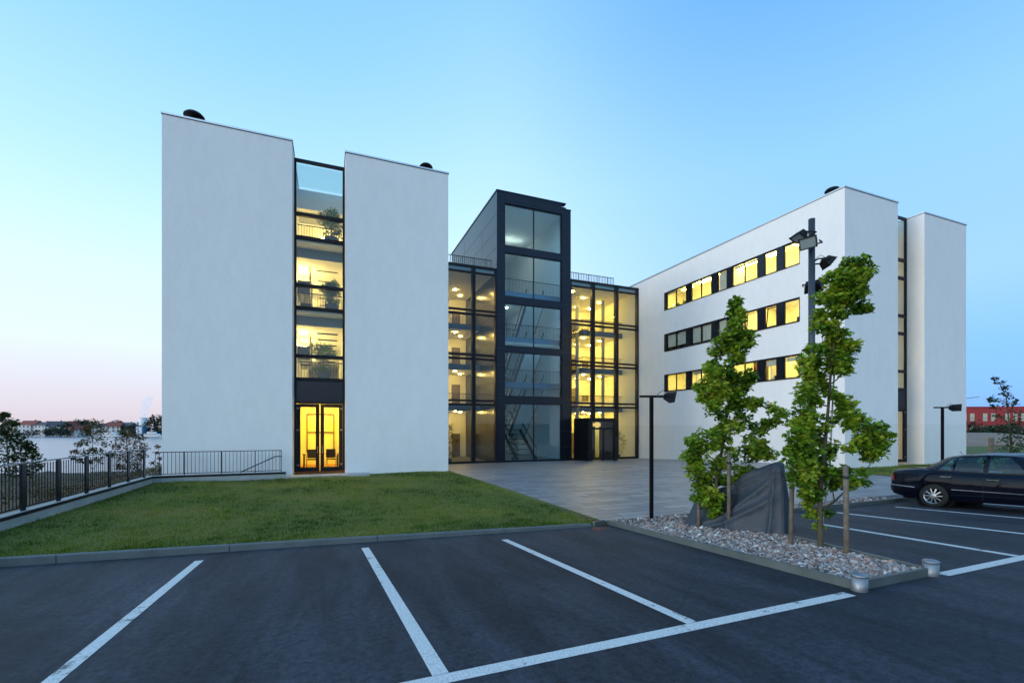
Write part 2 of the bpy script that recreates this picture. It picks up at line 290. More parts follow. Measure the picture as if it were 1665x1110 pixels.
# ------------------------------------------------------------------ mesh builder
class MB:
    def __init__(s): s.v = []; s.f = []; s.sm = []
    def face(s, pts, smooth=False):
        n = len(s.v); s.v += [tuple(p) for p in pts]; s.f.append(tuple(range(n, n+len(pts)))); s.sm.append(smooth); return s
    def box(s, x0, x1, y0, y1, z0, z1):
        n = len(s.v)
        s.v += [(x0,y0,z0),(x1,y0,z0),(x1,y1,z0),(x0,y1,z0),(x0,y0,z1),(x1,y0,z1),(x1,y1,z1),(x0,y1,z1)]
        for q in ((3,2,1,0),(4,5,6,7),(0,1,5,4),(1,2,6,5),(2,3,7,6),(3,0,4,7)):
            s.f.append(tuple(n+i for i in q)); s.sm.append(False)
        return s
    def obox(s, c, ax, ay, az):
        c, ax, ay, az = map(Vector, (c, ax, ay, az)); n = len(s.v)
        for k in (-1, 1):
            for i, j in ((-1,-1),(1,-1),(1,1),(-1,1)): s.v.append(tuple(c+ax*i+ay*j+az*k))
        for q in ((3,2,1,0),(4,5,6,7),(0,1,5,4),(1,2,6,5),(2,3,7,6),(3,0,4,7)):
            s.f.append(tuple(n+i for i in q)); s.sm.append(False)
        return s
    def bar(s, p, q, w, h=None):
        p, q = Vector(p), Vector(q); d = q-p; L = d.length; d.normalize(); h = h or w
        up = Vector((0,0,1)) if abs(d.z) < .95 else Vector((0,1,0))
        sx = d.cross(up).normalized(); sy = sx.cross(d)
        return s.obox((p+q)/2, d*(L/2), sx*(w/2), sy*(h/2))
    def tube(s, pts, rad, n=8, cap=True):
        pts = [Vector(p) for p in pts]; rad = rad if hasattr(rad, '__len__') else [rad]*len(pts)
        rings = []; prev = None
        for i, p in enumerate(pts):
            d = (pts[min(i+1, len(pts)-1)]-pts[max(i-1, 0)]).normalized()
            a = prev if prev is not None else (Vector((1,0,0)) if abs(d.x) < .8 else Vector((0,1,0)))
            a = (a-d*a.dot(d)).normalized(); prev = a; b = d.cross(a)
            base = len(s.v); rings.append(base)
            for k in range(n):
                t = 2*PI*k/n; s.v.append(tuple(p+(a*math.cos(t)+b*math.sin(t))*rad[i]))
        for i in range(len(pts)-1):
            for k in range(n):
                k2 = (k+1) % n
                s.f.append((rings[i]+k, rings[i]+k2, rings[i+1]+k2, rings[i+1]+k)); s.sm.append(True)
        if cap:
            s.f.append(tuple(rings[0]+k for k in reversed(range(n)))); s.sm.append(False)
            s.f.append(tuple(rings[-1]+k for k in range(n))); s.sm.append(False)
        return s
    def lathe(s, c, prof, n=20, axis='z', smooth=True, cap=True):
        c = Vector(c); rings = []
        for r, h in prof:
            rings.append(len(s.v))
            for k in range(n):
                t = 2*PI*k/n
                o = {'z': (r*math.cos(t), r*math.sin(t), h), 'x': (h, r*math.cos(t), r*math.sin(t)), 'y': (r*math.sin(t), h, r*math.cos(t))}[axis]
                s.v.append(tuple(c+Vector(o)))
        for i in range(len(prof)-1):
            for k in range(n):
                k2 = (k+1) % n
                s.f.append((rings[i]+k, rings[i]+k2, rings[i+1]+k2, rings[i+1]+k)); s.sm.append(smooth)
        if cap and prof[0][0] > 1e-4: s.f.append(tuple(rings[0]+k for k in reversed(range(n)))); s.sm.append(False)
        if cap and prof[-1][0] > 1e-4: s.f.append(tuple(rings[-1]+k for k in range(n))); s.sm.append(False)
        return s
    def grid(s, P, smooth=True, flip=False):
        ni, nj = len(P), len(P[0]); n = len(s.v)
        for row in P: s.v += [tuple(p) for p in row]
        for i in range(ni-1):
            for j in range(nj-1):
                q = (n+i*nj+j, n+i*nj+j+1, n+(i+1)*nj+j+1, n+(i+1)*nj+j)
                s.f.append(q[::-1] if flip else q); s.sm.append(smooth)
        return s
    def each(s, name, mat, parent=None, per=6):
        '''every box (or bar) of the builder as an object of its own'''
        out = []; nv = 8
        for k in range(len(s.v)//nv):
            m = MB(); m.v = s.v[k*nv:(k+1)*nv]; m.f = [tuple(i-k*nv for i in f) for f in s.f[k*6:(k+1)*6]]; m.sm = s.sm[k*6:(k+1)*6]
            out.append(m.build(name, mat, parent))
        return out
    def build(s, name, mat, parent=None, local=False, bevel=0):
        off = Vector((0,0,0))
        if parent is not None and not local:
            p = parent
            while p is not None: off += p.location; p = p.parent
        me = bpy.data.meshes.new(name)
        me.from_pydata([tuple(Vector(p)-off) for p in s.v], [], s.f)
        me.polygons.foreach_set('use_smooth', s.sm)
        me.materials.append(M[mat] if isinstance(mat, str) else mat); me.update()
        o = bpy.data.objects.new(name, me); COL.objects.link(o)
        if parent is not None: o.parent = parent
        if bevel:
            bm = o.modifiers.new('bevel', 'BEVEL'); bm.width = bevel; bm.segments = 2; bm.limit_method = 'ANGLE'
        return o
def arrays(name, V, F, mat, parent=None, tone=None, smooth=False):
    """V (n,3) world coordinates, F (m,k) constant face size"""
    off = Vector((0,0,0)); p = parent
    while p is not None: off += p.location; p = p.parent
    V = np.asarray(V, float)-np.array(off)
    me = bpy.data.meshes.new(name); m, k = F.shape
    me.vertices.add(len(V)); me.vertices.foreach_set('co', V.astype(np.float32).ravel())
    me.loops.add(m*k); me.loops.foreach_set('vertex_index', F.astype(np.int32).ravel())
    me.polygons.add(m); me.polygons.foreach_set('loop_start', (np.arange(m)*k).astype(np.int32))
    me.polygons.foreach_set('loop_total', np.full(m, k, np.int32))
    me.update(calc_edges=True)
    me.polygons.foreach_set('use_smooth', np.full(m, smooth, bool))
    if tone is not None:
        a = me.attributes.new('tone', 'FLOAT', 'FACE'); a.data.foreach_set('value', tone.astype(np.float32))
    me.materials.append(M[mat]); me.validate()
    o = bpy.data.objects.new(name, me); COL.objects.link(o)
    if parent is not None: o.parent = parent
    return o
def tag(o, label=None, cat=None, group=None, kind=None):
    for k, v in (('label', label), ('category', cat), ('group', group), ('kind', kind)):
        if v: o[k] = v
    return o
def thing(name, loc, label, cat, group=None):
    o = bpy.data.objects.new(name, None); COL.objects.link(o); o.location = loc; o.empty_display_size = .3
    return tag(o, label, cat, group)
def struct(o): o['kind'] = 'structure'; return o
def dup(o, parent=None):
    c = o.copy(); COL.objects.link(c)
    if parent is not None: c.parent = parent
    for ch in list(o.children): dup(ch, c)
    return c
def place(proto, loc, rot=0, label=None, scale=None, first=[]):
    o = dup(proto) if proto in first else proto
    first.append(proto)
    o.location = loc; o.rotation_euler = (0, 0, rot)
    if scale: o.scale = scale if hasattr(scale, '__len__') else (scale,)*3
    if label: o['label'] = label
    return o

# ------------------------------------------------------------------ leaves
LEAF = np.array([(0,0,0),(.42,.25,.05),(.30,.52,.0),(.52,.80,-.06),(.16,.78,.0),(0,1.08,-.10),(-.16,.78,.0),(-.52,.80,-.06),(-.30,.52,.0),(-.42,.25,.05),(0,.5,-.07)])
LEAFF = np.array([(10,i,i % 10+1) if False else (10, i, (i+1) % 10) for i in range(10)])
SIMPLE = np.array([(0,0,0),(.38,.45,.08),(0,1,-.05),(-.38,.45,.08)]); SIMPLEF = np.array([(0,1,2,3)])
def rotmats(n, up=.35):
    """random leaf frames; normals biased upward"""
    nrm = RNG.normal(size=(n,3)); nrm[:,2] = np.abs(nrm[:,2])+up*2; nrm /= np.linalg.norm(nrm, axis=1, keepdims=True)
    t = RNG.normal(size=(n,3)); t[:,2] -= .25; t -= nrm*(t*nrm).sum(1, keepdims=True); t /= np.linalg.norm(t, axis=1, keepdims=True)
    s = np.cross(t, nrm); return np.stack([s, t, nrm], axis=2)
def leaves(name, centres, radii, per, size, mat, parent, shape='maple', squash=.8, tonefn=None):
    V0_, F0 = (LEAF, LEAFF) if shape == 'maple' else (SIMPLE, SIMPLEF)
    P = []; T = []
    for c, r in zip(centres, radii):
        n = max(3, int(per*RNG.uniform(.75, 1.25)))
        d = RNG.normal(size=(n,3)); d /= np.linalg.norm(d, axis=1, keepdims=True)
        rr = r*RNG.uniform(.15, 1.05, (n,1))**.6
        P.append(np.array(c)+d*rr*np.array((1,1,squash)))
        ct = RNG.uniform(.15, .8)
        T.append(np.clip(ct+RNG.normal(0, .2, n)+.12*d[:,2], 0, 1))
    P = np.concatenate(P); T = np.concatenate(T); n = len(P)
    sz = size*RNG.uniform(.6, 1.25, n)
    A = rotmats(n)
    V = np.einsum('nij,kj->nki', A, V0_)*sz[:,None,None]+P[:,None,:]
    k = len(V0_)
    F = (F0[None]+np.arange(n)[:,None,None]*k).reshape(-1, F0.shape[1])
    return arrays(name, V.reshape(-1,3), F, mat, parent, np.repeat(T, len(F0)))
def branch_mesh(base, trunk, centres, r0, name, mat, parent, thin=.006):
    """trunk polyline plus limbs joining each leaf clump to a lower node"""
    mb = MB(); nodes = []
    pts = [Vector(base)]+[Vector(t) for t in trunk]; n = len(pts)
    fine = []
    for i in range(n-1):
        for k in range(4): fine.append(pts[i].lerp(pts[i+1], k/4))
    fine.append(pts[-1])
    m = len(fine); rad = [r0*(1-.88*(i/(m-1))**.8) for i in range(m)]; rad[0] *= 1.25
    mb.tube(fine, rad, 9)
    nodes = list(zip(fine[2:], rad[2:]))
    for c in sorted(centres, key=lambda c: c[2]):
        c = Vector(c); best = None; bd = 1e9
        for p, r in nodes:
            if p.z > c.z-.04: continue
            d = (p-c).length; slope = (c.z-p.z)/max(d, 1e-5)
            cost = d+(.6-slope)*1.5*d if slope < .6 else d
            if cost < bd: bd = cost; best = (p, r)
        if best is None: continue
        p, r = best; r1 = max(thin, min(r*.62, .03)); mid = p.lerp(c, .5)+Vector((0, 0, -.06*(c-p).length))
        mb.tube([p, mid, c], [r1, r1*.8, thin], 5)
        nodes.append((mid, r1*.85)); nodes.append((c, thin*1.3))
    return mb.build(name, mat, parent)

# ------------------------------------------------------------------ ground, water, far shore
def ground():
    def axis(a, b, fine, lim):
        xs = list(np.arange(a, b, fine)); s = fine; x = b
        while x < lim: x += s; s *= 1.35; xs.append(x)
        s = fine; x = a; lo = []
        while x > -lim: x -= s; s *= 1.35; lo.append(x)
        return np.array(lo[::-1]+xs)
    us = axis(-40, 60, 1.25, 1500); vs = axis(-10, 75, 1.25, 1500)
    def sm(a, b, x): t = np.clip((x-a)/(b-a), 0, 1); return t*t*(3-2*t)
    U, V = np.meshgrid(us, vs, indexing='ij')
    D = U*SA+V*CA; X = U*CA-V*SA
    Z = np.where(V < V0, SL*np.clip(V0-V, 0, 60), 0)-.18
    Z -= .9*sm(3, 6, U)*sm(18, 22, V)*(1-sm(29, 34, U))*(1-sm(50, 56, V))
    left = sm(-6.3, -9, U)
    Z -= left*(.35+1.9*sm(-8, -20, U))*sm(4, 9, V)
    Z += left*(.22*np.sin(U*1.3+V*.7)+.15*np.sin(V*1.9-U*.5))*sm(0, 8, V)*(1-sm(44, 52, D))
    bank = sm(47, 60, D+1.2*np.sin(X*.21))*sm(24, 6, X)
    Z = Z*(1-bank)+bank*(-6.5)
    far = sm(294, 312, D+5*np.sin(X*.03)+2*np.sin(X*.11))
    farz = -6.5+far*3.6+sm(310, 420, D)*5.
    Z = np.where((D > 200) & (X < 24), farz, Z)
    P = np.stack([U, V, Z], 2); ni, nj = U.shape
    idx = np.arange(ni*nj).reshape(ni, nj)
    F = np.stack([idx[:-1,:-1], idx[1:,:-1], idx[1:,1:], idx[:-1,1:]], 2).reshape(-1, 4)
    return struct(arrays('ground', P.reshape(-1,3), F, 'dirt', smooth=True))
ground()
w = MB().face([(-1600,-200,-3.75),(400,-200,-3.75),(1200,1600,-3.75),(-1600,1600,-3.75)]).build('river', 'water'); struct(w)

def lawn_edge(u): return 9.52-.125*u                     # back of the lawn kerb
# lot
def sheet(name, pts_uv, mat, zf, dz=0.): 
    return struct(MB().face([(u, v, zf(v)+dz) for u, v in pts_uv]).build(name, mat))
P_ = []
for v in (-45, 0, 9.2, 11.2):
    P_.append([(u, v, lotz(v)) for u in (-40, 0, 30, 70)])
lotm = MB().grid([[p for p in row] for row in P_], smooth=False, flip=True); struct(lotm.build('car_park', 'asphalt'))
# plaza: flat at the front, falling to the entrance
def plz(v): return .012 if v <= 22 else .012-.53*(v-22)/12
# (front part a little above the end of the lot)
pm = MB()
def prow(v, us): return [(u, v, plz(v) if v > 12 else .012+.02*(0)) for u in us]
pm.grid([[(6.02,9.22,.012),(24,9.22,.012),(60,9.22,.012)],[(5.9,12.8,.012),(24,12.8,.012),(60,12.8,.012)]], False, True)
pm.grid([[(5.9,12.8,.012),(24,12.8,.012)],[(5.75,16.2,.012),(24,16.2,.012)]], False, True)
pm.grid([[(5.75,16.2,.012),(26,16.2,.012)],[(5.75,22,.012),(26,22,.012)],[(5.6,34.1,plz(34.1)),(26,34.1,plz(34.1))]], False, True)
struct(pm.build('plaza', 'paving'))
hf = MB().face([(-1,34.1,-.52),(26,34.1,-.52),(26,52,-.52),(-1,52,-.52)]).build('hall_floor', 'floor'); struct(hf)
# lawns
def lawn_sheet():
    mb = MB(); rows = []
    for i in range(9):
        t = i/8; row = []
        for j in range(9):
            s = j/8; u = -6.62+s*(5.82+.28*(1-t)+6.62); ve = lawn_edge(u)+.14
            v = ve+(22.98-ve)*t
            row.append((u, v, .03+.035*math.sin(1.3*u+.4*v)*(.3+t)*.6+.10*t*s*0))
        rows.append(row)
    mb.grid(rows, True, True); return struct(mb.build('lawn', 'lawn'))
lawn_sheet()
struct(MB().face([(24.02,12.82,.03),(60,12.82,.03),(60,16.6,.03),(24.02,16.6,.03)]).build('lawn_strip', 'lawn'))
struct(MB().face([(38,16.6,.02),(140,16.6,.02),(140,120,.02),(38,120,.02)]).build('meadow', 'lawn'))
def blades(name, gen, n, h, label):
    B = gen(n); az = RNG.uniform(0, 2*PI, n); hh = h*RNG.uniform(.5, 1.3, n); w = .006+.004*RNG.random(n)
    lean = RNG.normal(0, .5, (n,2))*hh[:,None]
    dx = np.stack([np.cos(az)*w, np.sin(az)*w, np.zeros(n)], 1)
    tip = B+np.concatenate([lean, hh[:,None]], 1)
    V = np.stack([B-dx, B+dx, tip], 1).reshape(-1,3); F = np.arange(3*n).reshape(n,3)
    tuft = np.sin(B[:,0]*5.1+2*np.sin(B[:,1]*3.3))*np.sin(B[:,1]*4.3+1.7*np.sin(B[:,0]*2.9)); V.reshape(n,3,3)[:,2,2] += hh*np.clip(tuft, 0, 1)*.9
    pat = .42+.30*np.sin(B[:,0]*1.1+np.sin(B[:,1]*.9)*1.5)+.15*np.sin(B[:,1]*2.1+B[:,0])-.2*tuft
    for cu, cv, r in ((-2.6,15.5,1.5),(-4.2,14.4,1.2),(-1.6,12.4,.9),(2.8,17.5,1.3),(-.5,19.5,1.6),(3.9,11.4,.8)): pat += .38*np.exp(-(((B[:,0]-cu)**2+((B[:,1]-cv)*1.3)**2)/r**2))
    return tag(arrays(name, V, F, 'blade', tone=np.clip(pat*.7+RNG.normal(.1, .2, n), 0, 1)), label, 'grass', kind='stuff')
def gen_main(n):
    u = RNG.uniform(-6.5, 5.75, n); t = RNG.random(n)**1.35; ve = 9.52-.125*u+.17
    v = ve+(22.7-ve)*t; return np.stack([u, v, .02+.021*np.sin(1.3*u+.4*v)*(.3+t)], 1)
blades('grass', gen_main, 90000, .055, 'short mown grass of the lawn in front of the left white wing')
def gen_right(n): return np.stack([RNG.uniform(24.1, 42, n), RNG.uniform(12.85, 16.1, n), np.full(n, .025)], 1)
blades('grass', gen_right, 14000, .07, 'narrow grass strip along the foot of the right white wing')

# kerbs
def kerb_strip(name, pts, w, z0f, h, mat):
    mb = MB()
    for (a, b) in zip(pts[:-1], pts[1:]):
        a2, b2 = Vector((a[0], a[1], 0)), Vector((b[0], b[1], 0)); d = (b2-a2).normalized(); nrm = Vector((-d.y, d.x, 0))*w
        q = []
        for p in (a2, b2, b2+nrm, a2+nrm):
            zz = z0f(p.y); q.append((p.x, p.y, zz))
        n = len(mb.v)
        mb.v += [(x, y, z-.25) for x, y, z in q]+[(x, y, z+h) for x, y, z in q]
        for f in ((3,2,1,0),(4,5,6,7),(0,1,5,4),(1,2,6,5),(2,3,7,6),(3,0,4,7)): mb.f.append(tuple(n+i for i in f)); mb.sm.append(False)
    return mb.build(name, mat)
kp = []; u = -6.9
while u < 5.3: kp.append(u); u += 2.6
kp.append(5.5)
km = MB()
for a, b in zip(kp[:-1], kp[1:]):
    b2 = b-.008
    q = [(a, lawn_edge(a)), (b2, lawn_edge(b2)), (b2, lawn_edge(b2)+.13), (a, lawn_edge(a)+.13)]
    n = len(km.v); km.v += [(x, y, -.3) for x, y in q]+[(x, y, .085) for x, y in q]
    for f in ((3,2,1,0),(4,5,6,7),(0,1,5,4),(1,2,6,5),(2,3,7,6),(3,0,4,7)): km.f.append(tuple(n+i for i in f)); km.sm.append(False)
struct(km.build('kerb', 'kerb', bevel=.012))
# dark drain channel between lawn and plaza
dm = MB(); a = Vector((5.72, 22.9, 0)); b = Vector((6.0, 9.15, 0)); w_ = .26
dm.obox(((a+b)/2)+Vector((-.09,0,-.06)), (b-a)/2, Vector((w_/2,0,0)), Vector((0,0,.085)))
for i in range(60):
    p = a.lerp(b, (i+.5)/60)+Vector((-.09,0,.027)); dm.obox(p, Vector((.1,0,0)), Vector((0,.03,0)), Vector((0,0,.004)))
struct(dm.build('drain_channel', 'black'))

# ------------------------------------------------------------------ road markings
def line(p, q, w, label=None):
    p, q = Vector((p[0], p[1], 0)), Vector((q[0], q[1], 0)); d = (q-p).normalized(); n_ = Vector((-d.y, d.x, 0))*w/2
    k = max(2, int((q-p).length/.5)); A = []; B = []
    for i in range(k+1):
        c = p.lerp(q, i/k)
        A.append((c.x-n_.x, c.y-n_.y, lotz(c.y-n_.y)+.004)); B.append((c.x+n_.x, c.y+n_.y, lotz(c.y+n_.y)+.004))
    return struct(MB().grid([A, B], False).build('parking_line', 'paint'))
for p, q in [((-2.0,3.47),(-2.03,9.1)), ((.80,3.47),(.62,8.86)), ((3.29,3.47),(3.20,8.36)), ((9.48,3.47),(9.95,6.85)), ((11.84,3.47),(11.99,7.66)), ((14.25,3.47),(14.3,7.6)), ((16.9,3.47),(16.9,7.6)), ((19.5,3.47),(19.5,7.6))]:
    line(p, q, .13)
line((-12, 3.39), (5.52, 3.39), .15); line((7.36, 3.39), (24, 3.39), .15)
line((-4.7,3.47),(-4.9,9.4), .115)

# ------------------------------------------------------------------ gravel bed
BED = [(5.78,3.45),(7.2,3.45),(8.3,8.2),(8.3,8.25),(40,8.25),(40,9.2),(6.0,9.2)]
bm_ = MB()
def bz(u, v): return lotz(v)+.045 if v < V0 else .045
bm_.face([(5.78,3.45,bz(0,3.45)),(7.2,3.45,bz(0,3.45)),(8.4,8.25,bz(0,8.25)),(5.98,9.2,bz(0,9.2))])
bm_.face([(8.4,8.25,bz(0,8.25)),(15.5,8.25,bz(0,8.25)),(40,8.25,bz(0,8.25)),(40,9.2,bz(0,9.2)),(5.98,9.2,bz(0,9.2))])
struct(bm_.build('planting_bed', 'bed'))
def pebbles():
    ico = np.array([(0,0,1),(.89,0,.45),(.28,.85,.45),(-.72,.53,.45),(-.72,-.53,.45),(.28,-.85,.45),(.72,.53,-.45),(-.28,.85,-.45),(-.89,0,-.45),(-.28,-.85,-.45),(.72,-.53,-.45),(0,0,-1)])
    f = np.array([(0,1,2),(0,2,3),(0,3,4),(0,4,5),(0,5,1),(1,6,2),(2,7,3),(3,8,4),(4,9,5),(5,10,1),(1,10,6),(2,6,7),(3,7,8),(4,8,9),(5,9,10),(11,7,6),(11,8,7),(11,9,8),(11,10,9),(11,6,10)])
    n = 17000
    t = RNG.random(n)**1.25; v = 3.5+t*5.65
    lo = 5.84+(v-3.45)/(9.2-3.45)*.2; hi = np.where(v < 8.25, 7.14+(v-3.45)/4.8*1.2, 16.)
    s = RNG.random(n); u = lo+(hi-lo)*s
    z = SL*(V0-v)+.04+RNG.uniform(-.005, .03, n)
    sz = np.clip(RNG.lognormal(math.log(.020), .40, n), .014, .055)
    k = RNG.uniform(.6, 1.25, (n,3)); k[:,2] *= .7
    A = rotmats(n)
    jit = 1+RNG.normal(0, .10, (n,12,1))
    V = np.einsum('nij,nkj->nki', A, ico[None]*jit*k[:,None,:])*sz[:,None,None]+np.stack([u, v, z], 1)[:,None,:]
    F = (f[None]+np.arange(n)[:,None,None]*12).reshape(-1,3)
    return tag(arrays('gravel', V.reshape(-1,3), F, 'pebble', tone=np.repeat(RNG.random(n), 20)), 'loose grey, white and reddish pebbles filling the planting bed', 'gravel', kind='stuff')
pebbles()
# steel edging of the bed
em = MB()
def edge(p, q, h=.105, w=.05):
    k = 8
    for i in range(k):
        a = Vector((p[0]+(q[0]-p[0])*i/k, p[1]+(q[1]-p[1])*i/k, 0)); b = Vector((p[0]+(q[0]-p[0])*(i+1)/k, p[1]+(q[1]-p[1])*(i+1)/k, 0))
        d = (b-a).normalized(); n_ = Vector((-d.y, d.x, 0))*w
        q4 = [a, b, b+n_, a+n_]; n = len(em.v)
        em.v += [(c.x, c.y, lotz(c.y)-.1) for c in q4]+[(c.x, c.y, lotz(c.y)+h) for c in q4]
        for f in ((3,2,1,0),(4,5,6,7),(0,1,5,4),(1,2,6,5),(2,3,7,6),(3,0,4,7)): em.f.append(tuple(n+j for j in f)); em.sm.append(False)
edge((5.97,8.95),(5.74,3.5)); edge((5.8,3.42),(7.14,3.42)); edge((7.2,3.5),(8.4,8.2)); edge((8.42,8.2),(40,8.2)); edge((5.55,8.82),(5.93,8.98))
struct(em.build('bed_edging', 'edge'))
def bollard(loc, label):
    t = thing('steel_bollard', loc, label, 'bollard', 'steel corner bollards of the gravel bed')
    MB().lathe((0,0,0), [(.083,-.1),(.083,.17)], 24).build('post', 'steel', t, True)
    MB().lathe((0,0,0), [(.09,.171),(.09,.188),(.075,.20),(.0,.203)], 24).build('lid', 'steel', t, True)
    return t
bollard((5.75,3.42,lotz(3.42)), 'stubby round steel bollard on the nearest corner of the gravel bed')
bollard((7.2,3.43,lotz(3.43)), 'stubby round steel bollard on the right corner of the gravel bed, nearest the dark car')
mh = MB().lathe((5.55,8.48,lotz(8.48)), [(.0,.006),(.24,.006),(.24,.0)], 20).build('manhole_cover', 'rust'); 
tag(mh, 'small rusty drain cover in the asphalt by the lawn corner', 'drain cover')

# ------------------------------------------------------------------ white wings
def bar_walls(mb, u0, u1, v0, v1, zt, side_holes=None):
    """walls and roof of one white bar; side_holes: (v ranges, z ranges) cut in the wall facing -u"""
    T = .4
    if side_holes:
        (a, b), zs = side_holes; z = -1.
        for (z0, z1) in sorted(zs):
            mb.box(u0, u0+T, v0, v1, z, z0)
            mb.box(u0, u0+T, v0, a, z0, z1); mb.box(u0, u0+T, b, v1, z0, z1); z = z1
        mb.box(u0, u0+T, v0, v1, z, zt)
    else: mb.box(u0, u0+T, v0, v1, -1., zt)
    mb.box(u1-T, u1, v0, v1, -1., zt)
    mb.box(u0+T, u1-T, v0, v0+T, -1., zt); mb.box(u0+T, u1-T, v1-T, v1, -1., zt)
    mb.box(u0+T, u1-T, v0+T, v1-T, zt-.75, zt-.4)
def flashing(mb, sm, u0, u1, v0, v1, zt):
    o = .035; w = .42
    for (a, b, c, d) in ((u0-o, u0+w, v0-o, v1+o), (u1-w, u1+o, v0-o, v1+o), (u0+w, u1-w, v0-o, v0+w), (u0+w, u1-w, v1-w, v1+o)):
        mb.box(a, b, c, d, zt+.004, zt+.075)
    sm.box(u0-.012, u1+.012, v0-.012, v1+.012, zt-.02, zt+.003)
ZT = 15.3
def roof_vent(parent, u, v, z=ZT-.02, s=1.):
    MB().lathe((u, v, z), [(.30*s,-.9),(.30*s,.12*s),(.62*s,.14*s),(.60*s,.22*s),(.46*s,.36*s),(.22*s,.45*s),(.0,.47*s)], 24).build('roof_vent', 'black', parent)
FL = [.1, 4.6, 8.05, 11.46]

def slot_front(parent, u0, u1, vg, zs, door=True, depth=.12):
    """glazed strip between two white bars: frame with panes, spandrel and a double door"""
    fr = MB(); fw = .1
    fr.box(u0, u0+fw, vg-depth/2, vg+depth/2, .12, 15.25); fr.box(u1-fw, u1, vg-depth/2, vg+depth/2, .12, 15.25)
    fr.box(u0+fw, u1-fw, vg-depth/2, vg+depth/2, 15.1, 15.25)
    for z in zs: fr.box(u0+fw, u1-fw, vg-depth/2-.02, vg+depth/2, z-.085, z+.085)
    fr.box(u0+fw, u1-fw, vg-depth/2, vg+depth/2, 3.42, 3.52)
    f = fr.build('glazing_frame', 'frame', parent)
    MB().box(u0+fw, u1-fw, vg-.045, vg+.045, 3.52, 4.515).build('spandrel_panel', 'clad', parent)
    zz = list(zs)+[15.185]
    for a, b in zip(zz[:-1], zz[1:]):
        MB().box(u0+fw, u1-fw, vg-.01, vg+.01, a+.085, b-.085).build('pane', 'glass', f)
    uc = (u0+u1)/2
    for k, (a, b) in enumerate(((u0+fw+.005, uc-.02), (uc+.02, u1-fw-.005))):
        s = MB(); w = .17
        s.box(a, a+w, vg-.05, vg+.04, .13, 3.41); s.box(b-w, b, vg-.05, vg+.04, .13, 3.41)
        s.box(a+w, b-w, vg-.05, vg+.04, 3.25, 3.41); s.box(a+w, b-w, vg-.05, vg+.04, .13, .32)
        d = s.build('door', 'frame', parent)
        MB().box(a+w, b-w, vg-.01, vg+.01, .32, 3.25).build('pane', 'wglass', d)
        hm = MB(); x = (b-w/2) if k == 0 else (a+w/2)
        hm.bar((x, vg-.11, 1.0), (x, vg-.11, 1.35), .025); hm.bar((x, vg-.11, 1.05), (x, vg-.05, 1.05), .02); hm.bar((x, vg-.11, 1.3), (x, vg-.05, 1.3), .02)
        hm.build('handle', 'steel', d)
        hg = MB(); xs = a+.06 if k == 0 else b-.06
        for z in (.45, 2.15, 3.2): hg.box(xs-.06, xs+.06, vg-.075, vg-.05, z-.025, z+.025); hg.box(xs-.018, xs+.018, vg-.075, vg-.05, z-.07, z+.03)
        hg.each('hinge', 'steel', d)

# ---- left wing: two bars with a glazed atrium slot between them
LW = thing('office_wing', (0, 22.98, 0), 'white rendered office wing on the left with a narrow glazed slot and lit double door', 'building', 'white office wings')
wm = MB(); fm = MB(); sm_ = MB()
for (u0, u1) in ((-6.45, -1.56), (.73, 5.70)):
    bar_walls(wm, u0, u1, 22.98, 52, ZT); flashing(fm, sm_, u0, u1, 22.98, 52, ZT)
wm.build('wall', 'plaster', LW); fm.build('parapet_flashing', 'cap', LW); sm_.build('parapet_joint', 'seam', LW)
roof_vent(LW, -5.55, 24.0, ZT+.62, .66); roof_vent(LW, 4.78, 24.1, ZT+.66, .56)
UA, UB = -1.56, .73
VG = 24.3
slot_front(LW, UA, UB, VG, [4.6, 5.72, 8.05, 9.14, 11.46, 12.58])
sl = MB(); fas = MB()
for z in FL[1:]: sl.box(UA, UB, 25.3, 46, z-.62, z-.012)
sl.box(UA, UB, 24.37, 25.3, 3.9, 4.588)
for z in FL[2:]: sl.box(UA, UB, 24.37, 25.3, z-.16, z-.012)
MB().box(UA, UB, VG+.2, 29, -.4, .115).build('room_floor', pbr('wood_floor', (.35, .15, .05), .45), LW)
sl.box(UA, UB, 46, 46.3, -.4, 15.)
sl.build('floor_slab', 'white', LW)
fa = MB()
for z in FL[1:]: fa.box(UA+.005, UB-.005, 25.27, 25.298, z-.64, z-.17)
fa.each('slab_fascia', 'fascia', LW)
# ground-floor meeting room back wall
MB().box(UA, UB, 29.0, 29.12, .116, 3.88).build('room_wall', 'white', LW)
bd = MB()
for x in (UA+.35, UB-.5): bd.box(x, x+.06, 28.9, 28.99, .7, 3.05)
for z in (1.95, 3.0): bd.box(UA+.41, UB-.5, 28.92, 28.99, z, z+.07)
bd.build('wall_frame', 'doorwood', LW)
# roof of the slot: glass in front, beams and deck behind
rf = MB()
rf.box(UA, UB, 26.6, 46, 14.5, 14.9)
for v in (26.3, 28.2, 30.4): rf.box(UA, UB, v, v+.28, 13.75, 14.5)
rf.each('roof_beam', 'white', LW)
MB().box(UA, UB, VG+.07, 26.6, 15.02, 15.04).build('roof_glass', 'glass', LW)
cl = MB()
for z in FL[1:3]:
    for k in range(8): cl.box(-.62, .45, 27.0+k*1.9, 27.16+k*1.9, z+2.80-.03, z+2.83-.005)
cl.each('ceiling_slot', 'seam', LW)
lm = MB()  # added lamps hidden on balcony tops and left wall to brighten the atrium
for z in FL[1:3]:
    for v in (26.6, 29.2): lm.box(UA+.12, UA+.45, v, v+1.5, z+1.952, z+2.0)
    for v in (33.5, 37.5): lm.box(UA+.02, UA+.10, v, v+1.4, z+2.45, z+2.58)
for v in (36, 40): lm.box(UA+.02, UA+.10, v, v+1.4, 13.9, 14.03)
lm.box(UA+.2, UA+.5, 27.5, 28.6, 11.47, 11.52)
up = MB()
